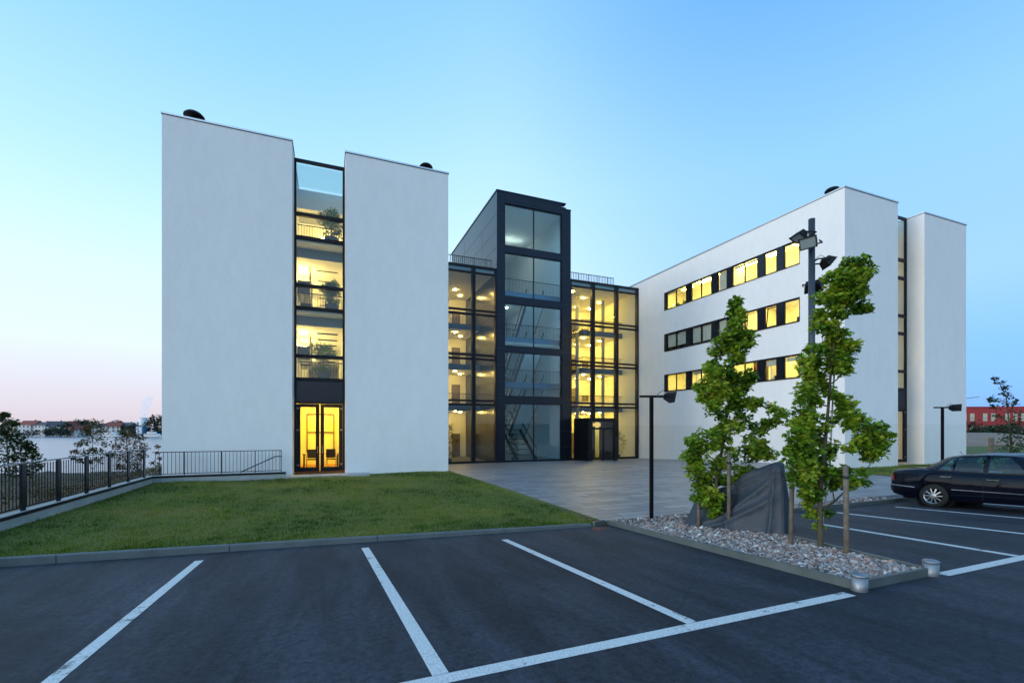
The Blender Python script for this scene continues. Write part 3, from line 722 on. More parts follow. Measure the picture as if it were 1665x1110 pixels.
for z in FL[1:3]: up.box(-.6, .4, 25.9, 26.15, z, z+.04); up.box(-.6, .4, 30.5, 30.75, z, z+.04)
up.box(-.4, .4, 26.0, 26.15, 11.461, 11.50)
up.each('added_uplight', emitter('added_uplight', (1., .66, .20), 16), LW)  # uplights added out of sight behind the slab edges, filling ceilings and walls
lm.each('ceiling_or_added_lamp', 'lamps', LW)
MB().box(UA+.6, UB-.6, 26.2, 27.8, 3.78, 3.84).build('ceiling_or_added_lamp', 'lampdoor', LW)
MB().box(-.5, .5, 29.9, 30.05, 13.66, 13.74).build('ceiling_or_added_lamp', 'lamps', LW)
# balconies on the left of the atrium
for z in FL[1:3]:
    for k, v in enumerate((26.4, 29.0)):
        b = MB(); b.box(UA+.02, UA+.62, v, v+1.9, z+1.25, z+1.95)
        o = b.build('balcony', 'clad', LW)
        rl = MB()
        for i in range(9): rl.bar((UA+.6, v+.1+i*.21, z+1.95), (UA+.6, v+.1+i*.21, z+2.7), .02)
        for i in range(3): rl.bar((UA+.08+i*.24, v+.02, z+1.95), (UA+.08+i*.24, v+.02, z+2.7), .02)
        rl.bar((UA+.6, v, z+2.7), (UA+.6, v+1.9, z+2.7), .035); rl.build('railing', 'frame', o)
for z in FL[1:]:
    rl = MB()
    for i in range(17): rl.bar((UA+.15+i*.125, 25.15, z), (UA+.15+i*.125, 25.15, z+.95), .016)
    rl.bar((UA+.1, 25.15, z+.96), (UB-.1, 25.15, z+.96), .04); rl.build('railing', 'frame', LW)
# gravel step in front of the door
st = MB().box(-1.75, 1.75, 22.05, 22.97, -.2, .1).build('door_step', 'concrete', LW)

# ---- right wing
RW = thing('office_wing', (26, 16.18, 0), 'white rendered office wing on the right with three rows of ribbon windows', 'building', 'white office wings')
wm = MB(); fm = MB(); sm_ = MB()
ROWS = [(5.2, 6.66), (8.55, 10.03), (11.98, 13.48)]; WV = (18.72, 30.55)
bar_walls(wm, 25.97, 30.68, 16.18, 58, ZT, (WV, ROWS)); flashing(fm, sm_, 25.97, 30.68, 16.18, 58, ZT)
bar_walls(wm, 33.29, 37.83, 16.18, 58, ZT-.12); flashing(fm, sm_, 33.29, 37.83, 16.18, 58, ZT-.12)
wm.build('wall', 'plaster', RW); fm.build('parapet_flashing', 'cap', RW); sm_.build('parapet_joint', 'seam', RW)
roof_vent(RW, 26.7, 17.3, ZT+.36, .64); roof_vent(RW, 36.6, 17.3, ZT+.25, .6)
slot_front(RW, 30.68, 33.29, 17.13, [4.6, 5.72, 8.05, 9.14, 11.46, 12.58])
sl = MB()
for z in FL[1:]: sl.box(30.68, 33.29, 18.6, 40, z-.62, z-.012)
sl.box(30.68, 33.29, 17.7, 40, -.4, .115); sl.box(30.68, 33.29, 40, 40.3, -.4, 15); sl.box(30.68, 33.29, 17.6, 40, 14.5, 14.9)
sl.build('floor_slab', 'white', RW)
lm = MB()
for z in FL:
    for v in (20.6, 25, 29): lm.box(31.6, 32.4, v, v+1.2, z+2.55, z+2.62)
lm.each('ceiling_or_added_lamp', emitter('slot_strip_lamp', (1., .66, .22), 13), RW)
# offices behind the ribbon windows
sl = MB()
for z in (4.2, 7.65, 11.1): sl.box(26.37, 30.28, 16.58, 40, z-.3, z)
sl.box(26.37, 30.28, 33.0, 33.15, 4.2, 14.5)
sl.build('floor_slab', 'white', RW)
pw = MB()
pw.box(26.5, 30.28, 23.6, 23.7, 7.65, 10.79); pw.box(26.5, 30.28, 25.1, 25.2, 11.1, 14.5); pw.box(26.5, 30.28, 27.45, 27.55, 4.2, 7.35); pw.box(26.5, 30.28, 21.0, 21.1, 4.2, 7.35)
pw.build('partition', 'white', RW)
lm = MB()
for z, a in ((4.2, 17.5), (7.65, 17.5), (11.1, 17.5)):
    v = a
    while v < 32:
        if not (z == 7.65 and v > 22.6): lm.box(28.2, 28.75, v, v+1.2, z+3.10, z+3.14)
        v += 2.1
lm.each('ceiling_or_added_lamp', 'lampw', RW)
ld = MB().box(27.9, 28.05, 27.2, 28.0, 10.35, 10.41).build('ceiling_or_added_lamp', emitter('lone_lamp', (1., .7, .3), .5), RW)
# windows: (kind, v from, v to)
BAYS = [('w2', 28.05, 30.3), ('p', 27.53, 28.05), ('w2', 25.5, 27.53), ('p', 24.94, 25.5), ('w1', 24.1, 24.94), ('p', 23.65, 24.1), ('w2', 21.63, 23.65), ('p', 21.14, 21.63), ('w1', 20.26, 21.14), ('p', 19.78, 20.26), ('w1', 18.76, 19.78)]
def window(parent, z0, z1, v0, v1, panes, blind=0., tilt=None):
    t = .055; u0, u1 = 26.03, 26.11; f = MB()
    f.box(u0, u1, v0, v0+t, z0, z1); f.box(u0, u1, v1-t, v1, z0, z1); f.box(u0, u1, v0+t, v1-t, z0, z0+t); f.box(u0, u1, v0+t, v1-t, z1-t, z1)
    edges = [v0+t, v1-t]
    if panes == 2:
        m = (v0+v1)/2; f.box(u0, u1, m-.035, m+.035, z0+t, z1-t); edges = [v0+t, m-.035, m+.035, v1-t]
    o = f.build('window', 'frame', parent)
    for i, (a, b) in enumerate(zip(edges[0::2], edges[1::2])):
        if tilt == i:      # sash tipped open at the top
            s = MB(); k = .13
            for (p, q, w) in (((u1, a+.03, z0+t+.03), (u1+k, a+.03, z1-t-.03), .05), ((u1, b-.03, z0+t+.03), (u1+k, b-.03, z1-t-.03), .05), ((u1+k, a, z1-t-.04), (u1+k, b, z1-t-.04), .05), ((u1, a, z0+t+.03), (u1, b, z0+t+.03), .05)): s.bar(p, q, w)
            s.build('sash', 'frame', o)
            MB().face([(u1, a+.05, z0+t+.05), (u1, b-.05, z0+t+.05), (u1+k, b-.05, z1-t-.06), (u1+k, a+.05, z1-t-.06)]).build('pane', 'wglass', o)
        else: MB().box(26.06, 26.07, a, b, z0+t, z1-t).build('pane', 'wglass', o)
        if blind: MB().box(26.16, 26.17, a, b, z1-t-(z1-z0-2*t)*blind, z1-t).build('blind', 'blind', o)
for ri, (z0, z1) in enumerate(ROWS):
    bnd = MB()
    bnd.box(25.985, 26.2, WV[0], WV[0]+.04, z0, z1); bnd.box(25.985, 26.2, 30.3, WV[1], z0, z1)
    bnd.box(25.985, 26.14, WV[0]+.04, 30.3, z1-.055, z1); bnd.box(25.93, 26.14, WV[0]+.04, 30.3, z0, z0+.045)
    bnd.build('window_surround', 'frame', RW)
    for k, (kind, a, b) in enumerate(BAYS):
        if kind == 'p': MB().box(26.0, 26.13, a+.002, b-.002, z0+.045, z1-.055).build('window_pillar', 'clad', RW)
        else: window(RW, z0+.045, z1-.055, a, b, 2 if kind == 'w2' else 1, blind={(2, 4): .98, (1, 4): .98, (1, 2): .9, (0, 2): .18, (2, 6): .12, (0, 8): .3, (2, 0): .1, (0, 10): .22, (1, 0): .8}.get((ri, k), 0), tilt={(1, 6): 0, (1, 8): 0}.get((ri, k)))
# ------------------------------------------------------------------ glazed hall
GV = 33.98
HALL = thing('glazed_entrance_hall', (22, GV, -.52), 'dark framed glass entrance hall glowing yellow between the white wings', 'building')
HF = [4.18, 7.73, 11.2]; HT = 14.85
def curtain(parent, us, door_gap=None):
    fr = MB()
    for i, u in enumerate(us):
        w = .13 if i not in (0, len(us)-1) else .10
        fr.box(u-w, u+w, GV-.10, GV+.30, -.52, HT)
    for a, b in zip(us[:-1], us[1:]):
        for z in HF: fr.box(a+.13, b-.13, GV-.06, GV+.1, z-.22, z-.06); fr.box(a+.13, b-.13, GV-.06, GV+.1, z+.10, z+.25)
        fr.box(a+.13, b-.13, GV-.08, GV+.2, HT-.16, HT); fr.box(a+.13, b-.13, GV-.06, GV+.1, HT-.62, HT-.48); fr.box(a+.13, b-.13, GV-.06, GV+.1, -.52, -.35)
    f = fr.build('curtain_wall_frame', 'frame', parent)
    zs = [-.35, HF[0]-.22, HF[0]+.25, HF[1]-.22, HF[1]+.25, HF[2]-.22, HF[2]+.25, HT-.62]
    for a, b in zip(us[:-1], us[1:]):
        for i in range(0, 8, 2): MB().box(a+.13, b-.13, GV-.01, GV+.01, zs[i], zs[i+1]).build('pane', 'glass', f)
        for z in HF: MB().box(a+.13, b-.13, GV-.01, GV+.01, z-.06, z+.10).build('pane', 'glass', f)
        MB().box(a+.13, b-.13, GV-.01, GV+.01, HT-.48, HT-.16).build('pane', 'tglass', f)
curtain(HALL, [5.72, 8.05, 10.44, 12.30]); curtain(HALL, [18.97, 21.25, 23.68, 25.94])
# roof, galleries, back wall
rm = MB(); rm.box(5.7, 12.31, GV+.3, 52, HT-.32, HT-.02); rm.box(18.98, 25.96, GV+.3, 52, HT-.32, HT-.02); rm.box(12.31, 18.98, 48.2, 52, HT-.32, HT-.02)
rm.build('roof', 'white', HALL)
gm = MB()
for z in HF:
    gm.box(5.72, 12.31, 38.2, 51.6, z-.45, z); gm.box(19.0, 21.6, 40.5, 51.6, z-.45, z); gm.box(21.6, 25.96, 36.4, 51.6, z-.45, z); gm.box(12.31, 19.0, 44, 51.6, z-.45, z)
gm.build('gallery', 'white', HALL)
fa = MB()
for z in HF: fa.box(5.72, 12.31, 38.17, 38.198, z-.46, z+.02); fa.box(19.0, 21.56, 40.47, 40.498, z-.46, z+.02); fa.box(21.57, 25.96, 36.37, 36.398, z-.46, z+.02); fa.box(21.57, 21.598, 36.4, 40.46, z-.46, z+.02)
fa.each('gallery_fascia', 'fascia', HALL)
bw = MB(); bw.box(5.72, 12.9, 51.6, 51.9, -.52, HT-.33); bw.box(16.4, 25.96, 51.6, 51.9, -.52, HT-.33)
zl = -.52
for z in [-.52]+HF: bw.box(12.9, 16.4, 51.6, 51.9, zl, z+.5); zl = z+2.75
bw.box(12.9, 16.4, 51.6, 51.9, zl, HT-.33)
bw.build('back_wall', 'white', HALL)
for z in [-.52]+HF:
    rw_ = MB()
    for x in (12.9, 13.75, 14.65, 15.5, 16.32): rw_.box(x, x+.08, 51.62, 51.72, z+.5, z+2.75)
    for x in (12.98, 13.83, 14.73, 15.58): rw_.box(x, x+(.82 if x > 13.8 and x < 14.7 else .77)-.0, 51.63, 51.71, z+1.9, z+1.97)
    o = rw_.build('rear_window', 'frame', HALL); MB().box(12.98, 16.32, 51.66, 51.67, z+.5, z+2.75).build('pane', 'wglass', o)
pw = MB()
for z0, z1 in zip([-.52]+HF, [HF[0]-.45, HF[1]-.45, HF[2]-.45, HT-.32]):
    pw.box(21.2, 25.96, 42.0, 42.15, z0+.002, z1-.002); pw.box(5.75, 12.3, 42.6, 42.75, z0+.002, z1-.002)
pw.build('partition', 'white', HALL)
dd = MB()
for z in [-.52]+HF:
    dd.box(23.0, 24.1, 41.9, 41.99, z+.002, z+2.2); dd.box(10.9, 11.7, 42.5, 42.59, z+.002, z+2.2)
    dd.box(24.9, 25.6, 41.9, 41.99, z+.9, z+1.5)
dd.each('inner_door', 'doorwood', HALL)
cm = MB()
for u in (21.4, 24.2): cm.lathe((u, 37.0, -.52), [(.16, 0), (.16, HT)], 16)
cm.box(8.9, 9.3, 38.6, 39.0, -.52, HT-.33)
cm.build('column', 'concrete', HALL)
for z in HF:
    rl = MB(); a = 21.65; 
    while a < 25.9: rl.bar((a, 36.46, z), (a, 36.46, z+1.0), .02); a += .13
    rl.bar((21.62, 36.46, z+1.02), (25.95, 36.46, z+1.02), .045)
    b = 36.5
    while b < 40.4: rl.bar((21.66, b, z), (21.66, b, z+1.0), .02); b += .13
    rl.bar((21.66, 36.46, z+1.02), (21.66, 40.5, z+1.02), .045)
    a = 19.05
    while a < 21.6: rl.bar((a, 40.55, z), (a, 40.55, z+1.0), .02); a += .13
    rl.bar((19.02, 40.55, z+1.02), (21.6, 40.55, z+1.02), .045)
    rl.build('railing', 'black', HALL)
    rl = MB(); a = 5.8
    while a < 12.25: rl.bar((a, 38.26, z), (a, 38.26, z+1.0), .02); a += .13
    rl.bar((5.75, 38.26, z+1.02), (12.3, 38.26, z+1.02), .045); rl.build('railing', 'black', HALL)
# downlights under every ceiling
for zc in (HF[0]-.45, HF[1]-.45, HF[2]-.45, HT-.32):
    spots = [(22.3, 37.4), (24.6, 38.2), (23.4, 40.6), (24.9, 40.6), (20.2, 42.5), (10.4, 39.4), (11.3, 41.0), (9.2, 41.2)]
    if zc > 14: spots += [(20.3, 36.0)]
    for (u, v) in spots:
        MB().lathe((u, v, zc-.06), [(.11, 0), (.11, .055)], 14).build('downlight', 'lampd' if u > 19 else 'lampdl', HALL)
# roof railings
for a, b in ((5.8, 12.1), (19.1, 23.7)):
    rl = MB(); n = int((b-a)/.16)
    for i in range(n+1): 
        x = a+(b-a)*i/n; rl.bar((x, 34.5, HT-.02), (x, 34.5, HT+.78), .03 if i % 6 else .05)
    rl.bar((a, 34.5, HT+.79), (b, 34.5, HT+.79), .045); rl.bar((a, 34.5, HT+.15), (b, 34.5, HT+.15), .03)
    rl.build('roof_railing', 'black', HALL)
# revolving-door porch
pz = plz(31.4)-.1
pf = MB(); A_, B_, C_, D_ = 19.27, 21.85, 31.5, 33.87
pf.box(A_, B_, C_, D_, 2.72, 3.03)                       # roof
pf.box(A_, A_+.08, C_+.5, D_, pz, 2.72)                  # dark left cheek
pf.box(A_, A_+.34, C_, C_+.5, pz, 2.72); pf.box(B_-.24, B_, C_, C_+.12, pz, 2.72)
pf.box(A_+.34, B_-.24, C_, C_+.1, 2.1, 2.25); pf.box(20.62, 20.74, C_, C_+.1, pz, 2.1)
pf.box(B_-.08, B_, C_+.12, D_, pz, 2.72)
po = pf.build('revolving_door_porch', 'black', HALL)
MB().box(19.61, 20.62, C_+.04, C_+.06, pz+.1, 2.1).build('pane', 'glass', po)
MB().box(20.74, 21.61, C_+.04, C_+.06, pz+.1, 2.1).build('pane', 'glass', po)
MB().box(19.61, 21.61, C_+.04, C_+.06, 2.25, 2.72).build('pane', 'glass', po)
MB().box(19.75, 20.45, C_+.10, C_+.13, 2.36, 2.62).build('door_light', emitter('porch_light', (1., .62, .2), .8), po)

# ------------------------------------------------------------------ stair tower
TW = thing('stair_tower', (15.6, GV, -.52), 'tall dark blue clad stair tower with a glazed front in the middle of the complex', 'building')
TU0, TU1, TV1, TT = 12.32, 18.97, 48.2, 21.0
tm = MB()
tm.box(TU0, TU0+.25, GV+.25, TV1, -.8, TT); tm.box(TU1-.25, TU1, GV+.25, TV1, -.8, TT-.5)
tm.box(TU0+.25, TU1-.25, TV1-.25, TV1, HT, TT); tm.box(TU0+.25, TU1-.25, GV+.25, TV1-.25, TT-.35, TT-.05)
# front frame
tm.box(TU0, 13.0, GV-.12, GV+.25, -.8, TT); tm.box(18.12, TU1, GV-.12, GV+.25, -.8, TT-.45)
tm.box(13.0, 18.12, GV-.12, GV+.25, 20.14, TT)
for a, b in ((16.23, 16.8), (12.2, 12.77), (8.3, 8.79), (4.19, 4.77)): tm.box(13.0, 18.12, GV-.10, GV+.25, a, b)
tm.box(13.0, 18.12, GV-.1, GV+.25, -.8, -.42)
tm.build('cladding', 'clad', TW)
# open joints of the cladding (dark recess strips set just proud of the sheets)
jm = MB(); z = .6
while z < TT-.6:
    jm.box(TU0-.004, TU0, GV-.12, TV1, z, z+.022); jm.box(TU0-.003, 13.0, GV-.124, GV-.12, z, z+.022)
    if z < TT-1.2: jm.box(18.12, TU1+.003, GV-.124, GV-.12, z, z+.022)
    z += 1.33
for v, a, b in ((37.6, 16.6, 19.2), (40.2, 15.2, 17.9), (43.1, 17.9, 20.4), (36.2, 2, 4.6), (39.5, 5.9, 8.6)): jm.box(TU0-.005, TU0-.0005, v, v+.02, a, b)
jm.box(13.0, 18.12, GV-.124, GV-.12, 20.55, 20.58)
jm.build('cladding_joint', 'seam', TW)
cp = MB(); cp.box(TU0-.05, TU0+.3, GV-.16, TV1, TT+.002, TT+.1); cp.box(TU0+.3, 18.5, GV-.16, GV+.3, TT+.002, TT+.1); cp.box(18.1, TU1+.03, GV-.15, GV+.3, TT-.448, TT-.36)
cp.build('parapet_flashing', 'clad', TW)
fm = MB()
ZP = [(-.42, 4.19), (4.77, 8.3), (8.79, 12.2), (12.77, 16.23), (16.8, 20.14)]
for a, b in ZP:
    fm.box(13.0, 13.06, GV-.03, GV+.05, a, b); fm.box(18.06, 18.12, GV-.03, GV+.05, a, b); fm.box(15.53, 15.61, GV-.03, GV+.05, a, b)
    fm.box(13.06, 15.53, GV-.03, GV+.05, a, a+.05); fm.box(15.61, 18.06, GV-.03, GV+.05, a, a+.05); fm.box(13.06, 15.53, GV-.03, GV+.05, b-.05, b); fm.box(15.61, 18.06, GV-.03, GV+.05, b-.05, b)
f = fm.build('glazing_frame', 'frame', TW)
for a, b in ZP:
    MB().box(13.06, 15.53, GV, GV+.02, a+.05, b-.05).build('pane', 'tglass', f); MB().box(15.61, 18.06, GV, GV+.02, a+.05, b-.05).build('pane', 'tglass', f)
# stairwell lining, landings, stairs
lw = MB(); lw.box(TU1-.31, TU1-.255, GV+.3, TV1-.3, -.5, TT-.4); lw.box(TU0+.3, TU1-.32, GV+.3, TV1-.3, TT-.5, TT-.38); lw.box(TU0+.255, TU0+.31, GV+.3, TV1-.3, -.5, TT-.4)
lw.box(TU0+.31, TU1-.31, TV1-.4, TV1-.3, 14.9, TT-.5)
lw.build('stairwell_lining', 'white', TW)
LAND = [6.0, 9.75, 13.5]
ld = MB()
for z in LAND: ld.box(12.7, 18.6, 35.0, 36.6, z-.4, z)
ld.box(12.7, 18.6, 42.5, 48, 14.55, 14.85)
ld.build('landing', 'white', TW)
fa = MB()
for z in LAND: fa.box(12.7, 18.6, 34.97, 34.998, z-.42, z+.02)
fa.each('landing_fascia', 'fascia', TW)
for z in LAND:
    rl = MB()
    for i in range(44): rl.bar((12.8+i*.132, 35.05, z), (12.8+i*.132, 35.05, z+1.05), .018)
    rl.bar((12.75, 35.05, z+1.06), (18.6, 35.05, z+1.06), .045); rl.build('railing', 'frame', TW)
def flight(z0, z1, v0, v1, u0, u1):
    n = 11; tr = MB(); sg = MB()
    for i in range(1, n+1):
        v = v0+(v1-v0)*(i-.5)/n; z = z0+(z1-z0)*i/n
        tr.box(u0, u1, min(v-.15, v+.15), max(v-.15, v+.15), z-.06, z)
    for u in (u0-.06, u1+.06):
        sg.bar((u, v0, z0-.1), (u, v1, z1-.1), .08, .34); sg.bar((u, v0, z0+.95), (u, v1, z1+.95), .06)
        for i in range(12): t = i/11; sg.bar((u, v0+(v1-v0)*t, z0+(z1-z0)*t), (u, v0+(v1-v0)*t, z0+(z1-z0)*t+.95), .018)
    if z0 > 0:
        for k in (0,): d_ = Vector((0, v1-v0, z1-z0)).normalized(); nn = Vector((0, -d_.z, d_.y)) if d_.y > 0 else Vector((0, d_.z, -d_.y)); MB().obox(((u0+u1)/2, (v0+v1)/2, (z0+z1)/2-.30), Vector((0, v1-v0, z1-z0))/2, ((u1-u0)/2+.02, 0, 0), nn*.05).build('soffit', 'white', TW)
    o = tr.build('stair_flight', 'tread', TW); sg.build('stringer', 'frame', o)
lev = [-.52]+HF
for i, z in enumerate(LAND):
    flight(lev[i] if i else 1.6, z, 42 if i else 41, 36.6, 16.2, 17.7)
    if i < 2: flight(z, lev[i+2], 36.6, 42, 13.6, 15.1)
flight(-.52, 4.3, 36.4, 43.2, 15.2, 16.9)
lm = MB()
for z in [14.95]:
    for u in (14.2, 16.9): MB().lathe((u, 43.5, z-.46), [(.09, 0), (.09, .055)], 12).build('downlight', 'lampc', TW)
for z in HF:
    for u in (14.2, 16.9): MB().lathe((u, 45.5, z-.51), [(.09, 0), (.09, .055)], 12).build('downlight', 'lampc', TW)
cv = MB()
for z in (16.5, 12.5, 8.55): cv.box(13.3, 17.9, 34.26, 34.30, z-.05, z+.05)
cv.each('added_fill_strip', emitter('added_fill_strip', (.62, .86, 1.), 8), TW)  # added strips concealed behind the spandrels to brighten landings and right wall
lm = MB()
for z in (19.7,): lm.box(14.0, 17.5, 41.0, 41.2, z, z+.06)
lm.build('stairwell_fill_lamp', 'tower_fill', TW)  # added lamp kept out of view behind a spandrel, lighting the upper shaft

# ------------------------------------------------------------------ fence on the low wall, left
FU = -6.62
lowm = MB(); lowm.box(FU-.16, FU+.10, 6.0, 22.35, -.8, .32); lowm.box(FU+.10, -1.76, 22.18, 22.42, -.8, .32)
tag(lowm.build('retaining_wall', 'concrete', bevel=.01), 'low pale concrete wall carrying the railings along the left edge of the lawn', 'wall')
cpm = MB(); cpm.box(FU+.101, FU+.12, 6.0, 22.17, .24, .314); cpm.box(FU+.121, -1.76, 22.155, 22.178, .24, .314)
FEN = thing('railing_fence', (FU, 14, .32), 'dark railing fence with thick flat posts on the low wall beside the lawn', 'fence')
cpm.build('base_rail', 'black', FEN)
posts = []; v = 21.6
while v > 6: posts.append(v); v -= 1.5
ft = 1.41
for v in posts: MB().box(FU-.02, FU+.02, v-.075, v+.075, .323, ft).build('post', 'clad', FEN)
for a, b in zip(posts[1:], posts[:-1]):
    mb = MB(); n = 11
    for i in range(1, n+1): x = a+(b-a)*i/(n+1); mb.bar((FU, x, .42), (FU, x, ft-.03), .016)
    mb.bar((FU, a+.075, .41), (FU, b-.075, .41), .03); mb.build('bar_panel', 'black', FEN)
MB().bar((FU, 6.05, ft+.015), (FU, 22.3, ft+.015), .05, .028).build('handrail', 'steel', FEN)
RL = thing('terrace_railing', (-4, 22.3, .32), 'thin bar railing on the low wall in front of the left white facade', 'railing')
mb = MB(); x = FU+.15
while x < -1.95: mb.bar((x, 22.3, .37), (x, 22.3, 1.25), .014); x += .135
mb.build('bar_panel', 'black', RL)
MB().bar((FU+.05, 22.3, 1.26), (-1.93, 22.3, 1.26), .03).build('top_rail', 'black', RL)
MB().bar((FU+.05, 22.3, .38), (-1.93, 22.3, .38), .025).build('bottom_rail', 'black', RL)
mb = MB()
for x in (-5.5, -4.2, -2.95, -1.95): mb.bar((x, 22.3, .32), (x, 22.3, 1.25), .03)
mb.each('post', 'black', RL)
MB().tube([(-3.55, 22.62, .33), (-2.2, 22.62, .98), (-1.95, 22.62, .98)], .022, 8).build('stair_handrail', 'black', RL)

# ------------------------------------------------------------------ floodlights
def floodlight(parent, loc, rz, tilt, s=1., arm=.3, flip=False):
    """floodlight head in a bracket: box tapering to the back, lens in front, stirrup and cable"""
    T = Matrix.Translation(Vector(loc)) @ Matrix.Rotation(rz, 4, 'Z')
    H = T @ Matrix.Translation(Vector((0, arm, 0))) @ Matrix.Rotation(tilt, 4, 'X')
    def tr(mb, X): mb.v = [tuple(X @ Vector(p)) for p in mb.v]; return mb
    b = MB(); w, h, d = .24*s, .17*s, .14*s
    fr = [(-w, d, -h), (w, d, -h), (w, d, h), (-w, d, h)]; bk = [(-w*.8, -d*.6, -h*.55), (w*.8, -d*.6, -h*.55), (w*.8, -d*.6, h*.6), (-w*.8, -d*.6, h*.6)]
    b.face(bk[::-1]); 
    for i in range(4): j = (i+1) % 4; b.face([bk[i], bk[j], fr[j], fr[i]])
    b.box(-w*1.06, w*1.06, d, d+.03*s, -h*1.06, -h*.86); b.box(-w*1.06, w*1.06, d, d+.03*s, h*.86, h*1.06)
    b.box(-w*1.06, -w*.9, d, d+.03*s, -h*.86, h*.86); b.box(w*.9, w*1.06, d, d+.03*s, -h*.86, h*.86)
    b.box(-.06*s, .06*s, -d*.95, -d*.6, -.07*s, .05*s)
    o = tr(b, H).build('floodlight', 'black', parent, True)
    tr(MB().face([(-w*.9, d+.006, -h*.86), (w*.9, d+.006, -h*.86), (w*.9, d+.006, h*.86), (-w*.9, d+.006, h*.86)]), H).build('lens', LENS, o, True)
    k = MB(); y = arm
    for sx in (-1, 1): k.bar((sx*w*1.12, 0, 0), (sx*w*1.12, y+.02, 0), .02*s, .045*s)
    k.bar((-w*1.12, 0, 0), (w*1.12, 0, 0), .035*s)
    tr(k, T).build('bracket', 'black', o, True)
    c = MB(); pts = [(0, -.02, -.02), (.02, .06, .12*s), (.03, y*.55, .2*s), (.02, y*.9, .12*s), (0, y-d*.9, .03)]
    c.tube(pts, .007, 5); tr(c, T).build('cable', 'black', o, True)
LENS = pbr('floodlight_lens', (.22, .27, .28), .12, .2)
def short_lamp(loc, rz, tilt, label):
    t = thing('floodlight_post', loc, label, 'lamp post', 'short floodlight posts')
    MB().lathe((0,0,0), [(.05,-.3),(.05,2.96),(.056,2.965),(.056,3.02),(0,3.03)], 14).build('pole', 'black', t, True)
    MB().bar((-.28*math.cos(rz), -.28*math.sin(rz), 3.0), (.25*math.cos(rz), .25*math.sin(rz), 3.0), .09, .05).build('crossarm', 'black', t, True)
    floodlight(t, (.12*math.cos(rz), .12*math.sin(rz), 3.0), rz-PI/2, tilt, .72, .28)
    return t
short_lamp((7.19, 8.9, 0), R(-22), R(-12), 'short black floodlight post standing in the gravel in front of the entrance plaza')
short_lamp((21.2, 9.75, 0), R(-25), R(-4), 'short black floodlight post behind the parked dark car')
PL = thing('floodlight_mast', (12.62, 8.75, 0), 'tall slim mast carrying four floodlights above the young trees', 'light mast')
MB().lathe((0,0,0), [(.10,-.3),(.10,4.2),(.085,4.25),(.085,8.12),(0,8.13)], 16).build('mast', pbr('mast_paint', (.05,.06,.075), .4, .4), PL, True)
L = -YAW
floodlight(PL, (-.05, 0, 7.66), L+R(95), R(-55), .82, .30)
floodlight(PL, (-.06, -.07, 7.36), L+R(128), R(-15), .88, .22)
floodlight(PL, (.07, -.02, 6.93), L+R(-98), R(-38), .82, .30)
floodlight(PL, (.08, .03, 6.33), L+R(-40), R(-24), .92, .16)

# ------------------------------------------------------------------ young trees in the gravel bed
def young_tree(base, trunk_px, cl, r0, label, per=58, lsize=.082, rr=.168, jit=.32):
    d0 = depth_of(base); t = thing('young_maple', base, label, 'tree', 'young staked trees in the gravel bed')
    C = []; Rr = []
    for (x, y, k) in cl:
        d = d0+random.uniform(-jit, jit)*min(1, .35+k*.4)
        p = view(x, y, d); C.append(p); Rr.append(rr*k*random.uniform(.85, 1.15))
    # weaker in-between clumps close the gaps along the limbs
    extra = []; er = []
    for i, c in enumerate(C):
        js = sorted(range(len(C)), key=lambda j: (C[j]-c).length)[1:4]
        for j in js:
            if random.random() < .75: extra.append(c.lerp(C[j], .5)+Vector((random.gauss(0,.05), random.gauss(0,.08), random.gauss(0,.05)))); er.append(rr*.72)
    trunk = [view(x, y, d0+random.uniform(-.04, .04)) for x, y in trunk_px]
    branch_mesh(base, trunk, C, r0, 'trunk', 'bark', t)
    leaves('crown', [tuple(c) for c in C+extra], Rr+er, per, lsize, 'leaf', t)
    return t
C1 = [(1201,488,.5),(1199,501,.6),(1197,514,.7),(1194,528,.85),(1184,541,.8),(1213,546,.8),(1223,546,.7),(1210,561,.8),(1187,561,.8),(1165,563,.9),(1167,578,.9),(1163,593,.9),(1191,577,.9),(1201,584,.7),(1168,608,.9),(1150,613,.8),(1139,631,.9),(1161,631,1),(1177,622,.9),(1200,613,.8),(1222,613,.8),(1213,626,.8),(1197,636,.8),(1217,651,.9),(1179,640,.9),(1155,649,1),(1197,655,.9),(1232,655,.7),(1262,668,.9),(1270,680,.9),(1251,690,1),(1235,701,.9),(1211,681,1),(1191,660,.9),(1176,676,1),(1158,665,1),(1151,650,.9),(1163,701,1),(1141,706,1.1),(1128,721,1),(1118,741,1),(1141,736,1.1),(1158,721,1),(1176,718,1),(1196,693,1),(1216,723,1),(1237,720,.9),(1239,741,.9),(1248,737,.9),(1216,746,1),(1196,741,.9),(1184,756,.9),(1161,749,1),(1136,761,1),(1124,757,1),(1146,781,1),(1136,794,.8),(1163,771,.9),(1181,781,.9),(1204,771,1),(1196,789,.9),(1158,799,.9),(1148,814,.7),(1171,812,.6),(1158,837,.5),(1184,700,1),(1170,650,1),(1180,600,.8),(1133,778,.9)]
young_tree((7.42, 7.2, lotz(7.2)+.03), [(1161,830),(1165,780),(1176,720),(1184,660),(1190,600),(1196,540),(1200,495)], C1, .05, 'young leafy tree left of the grey covered vehicle, thinner top leaning right')
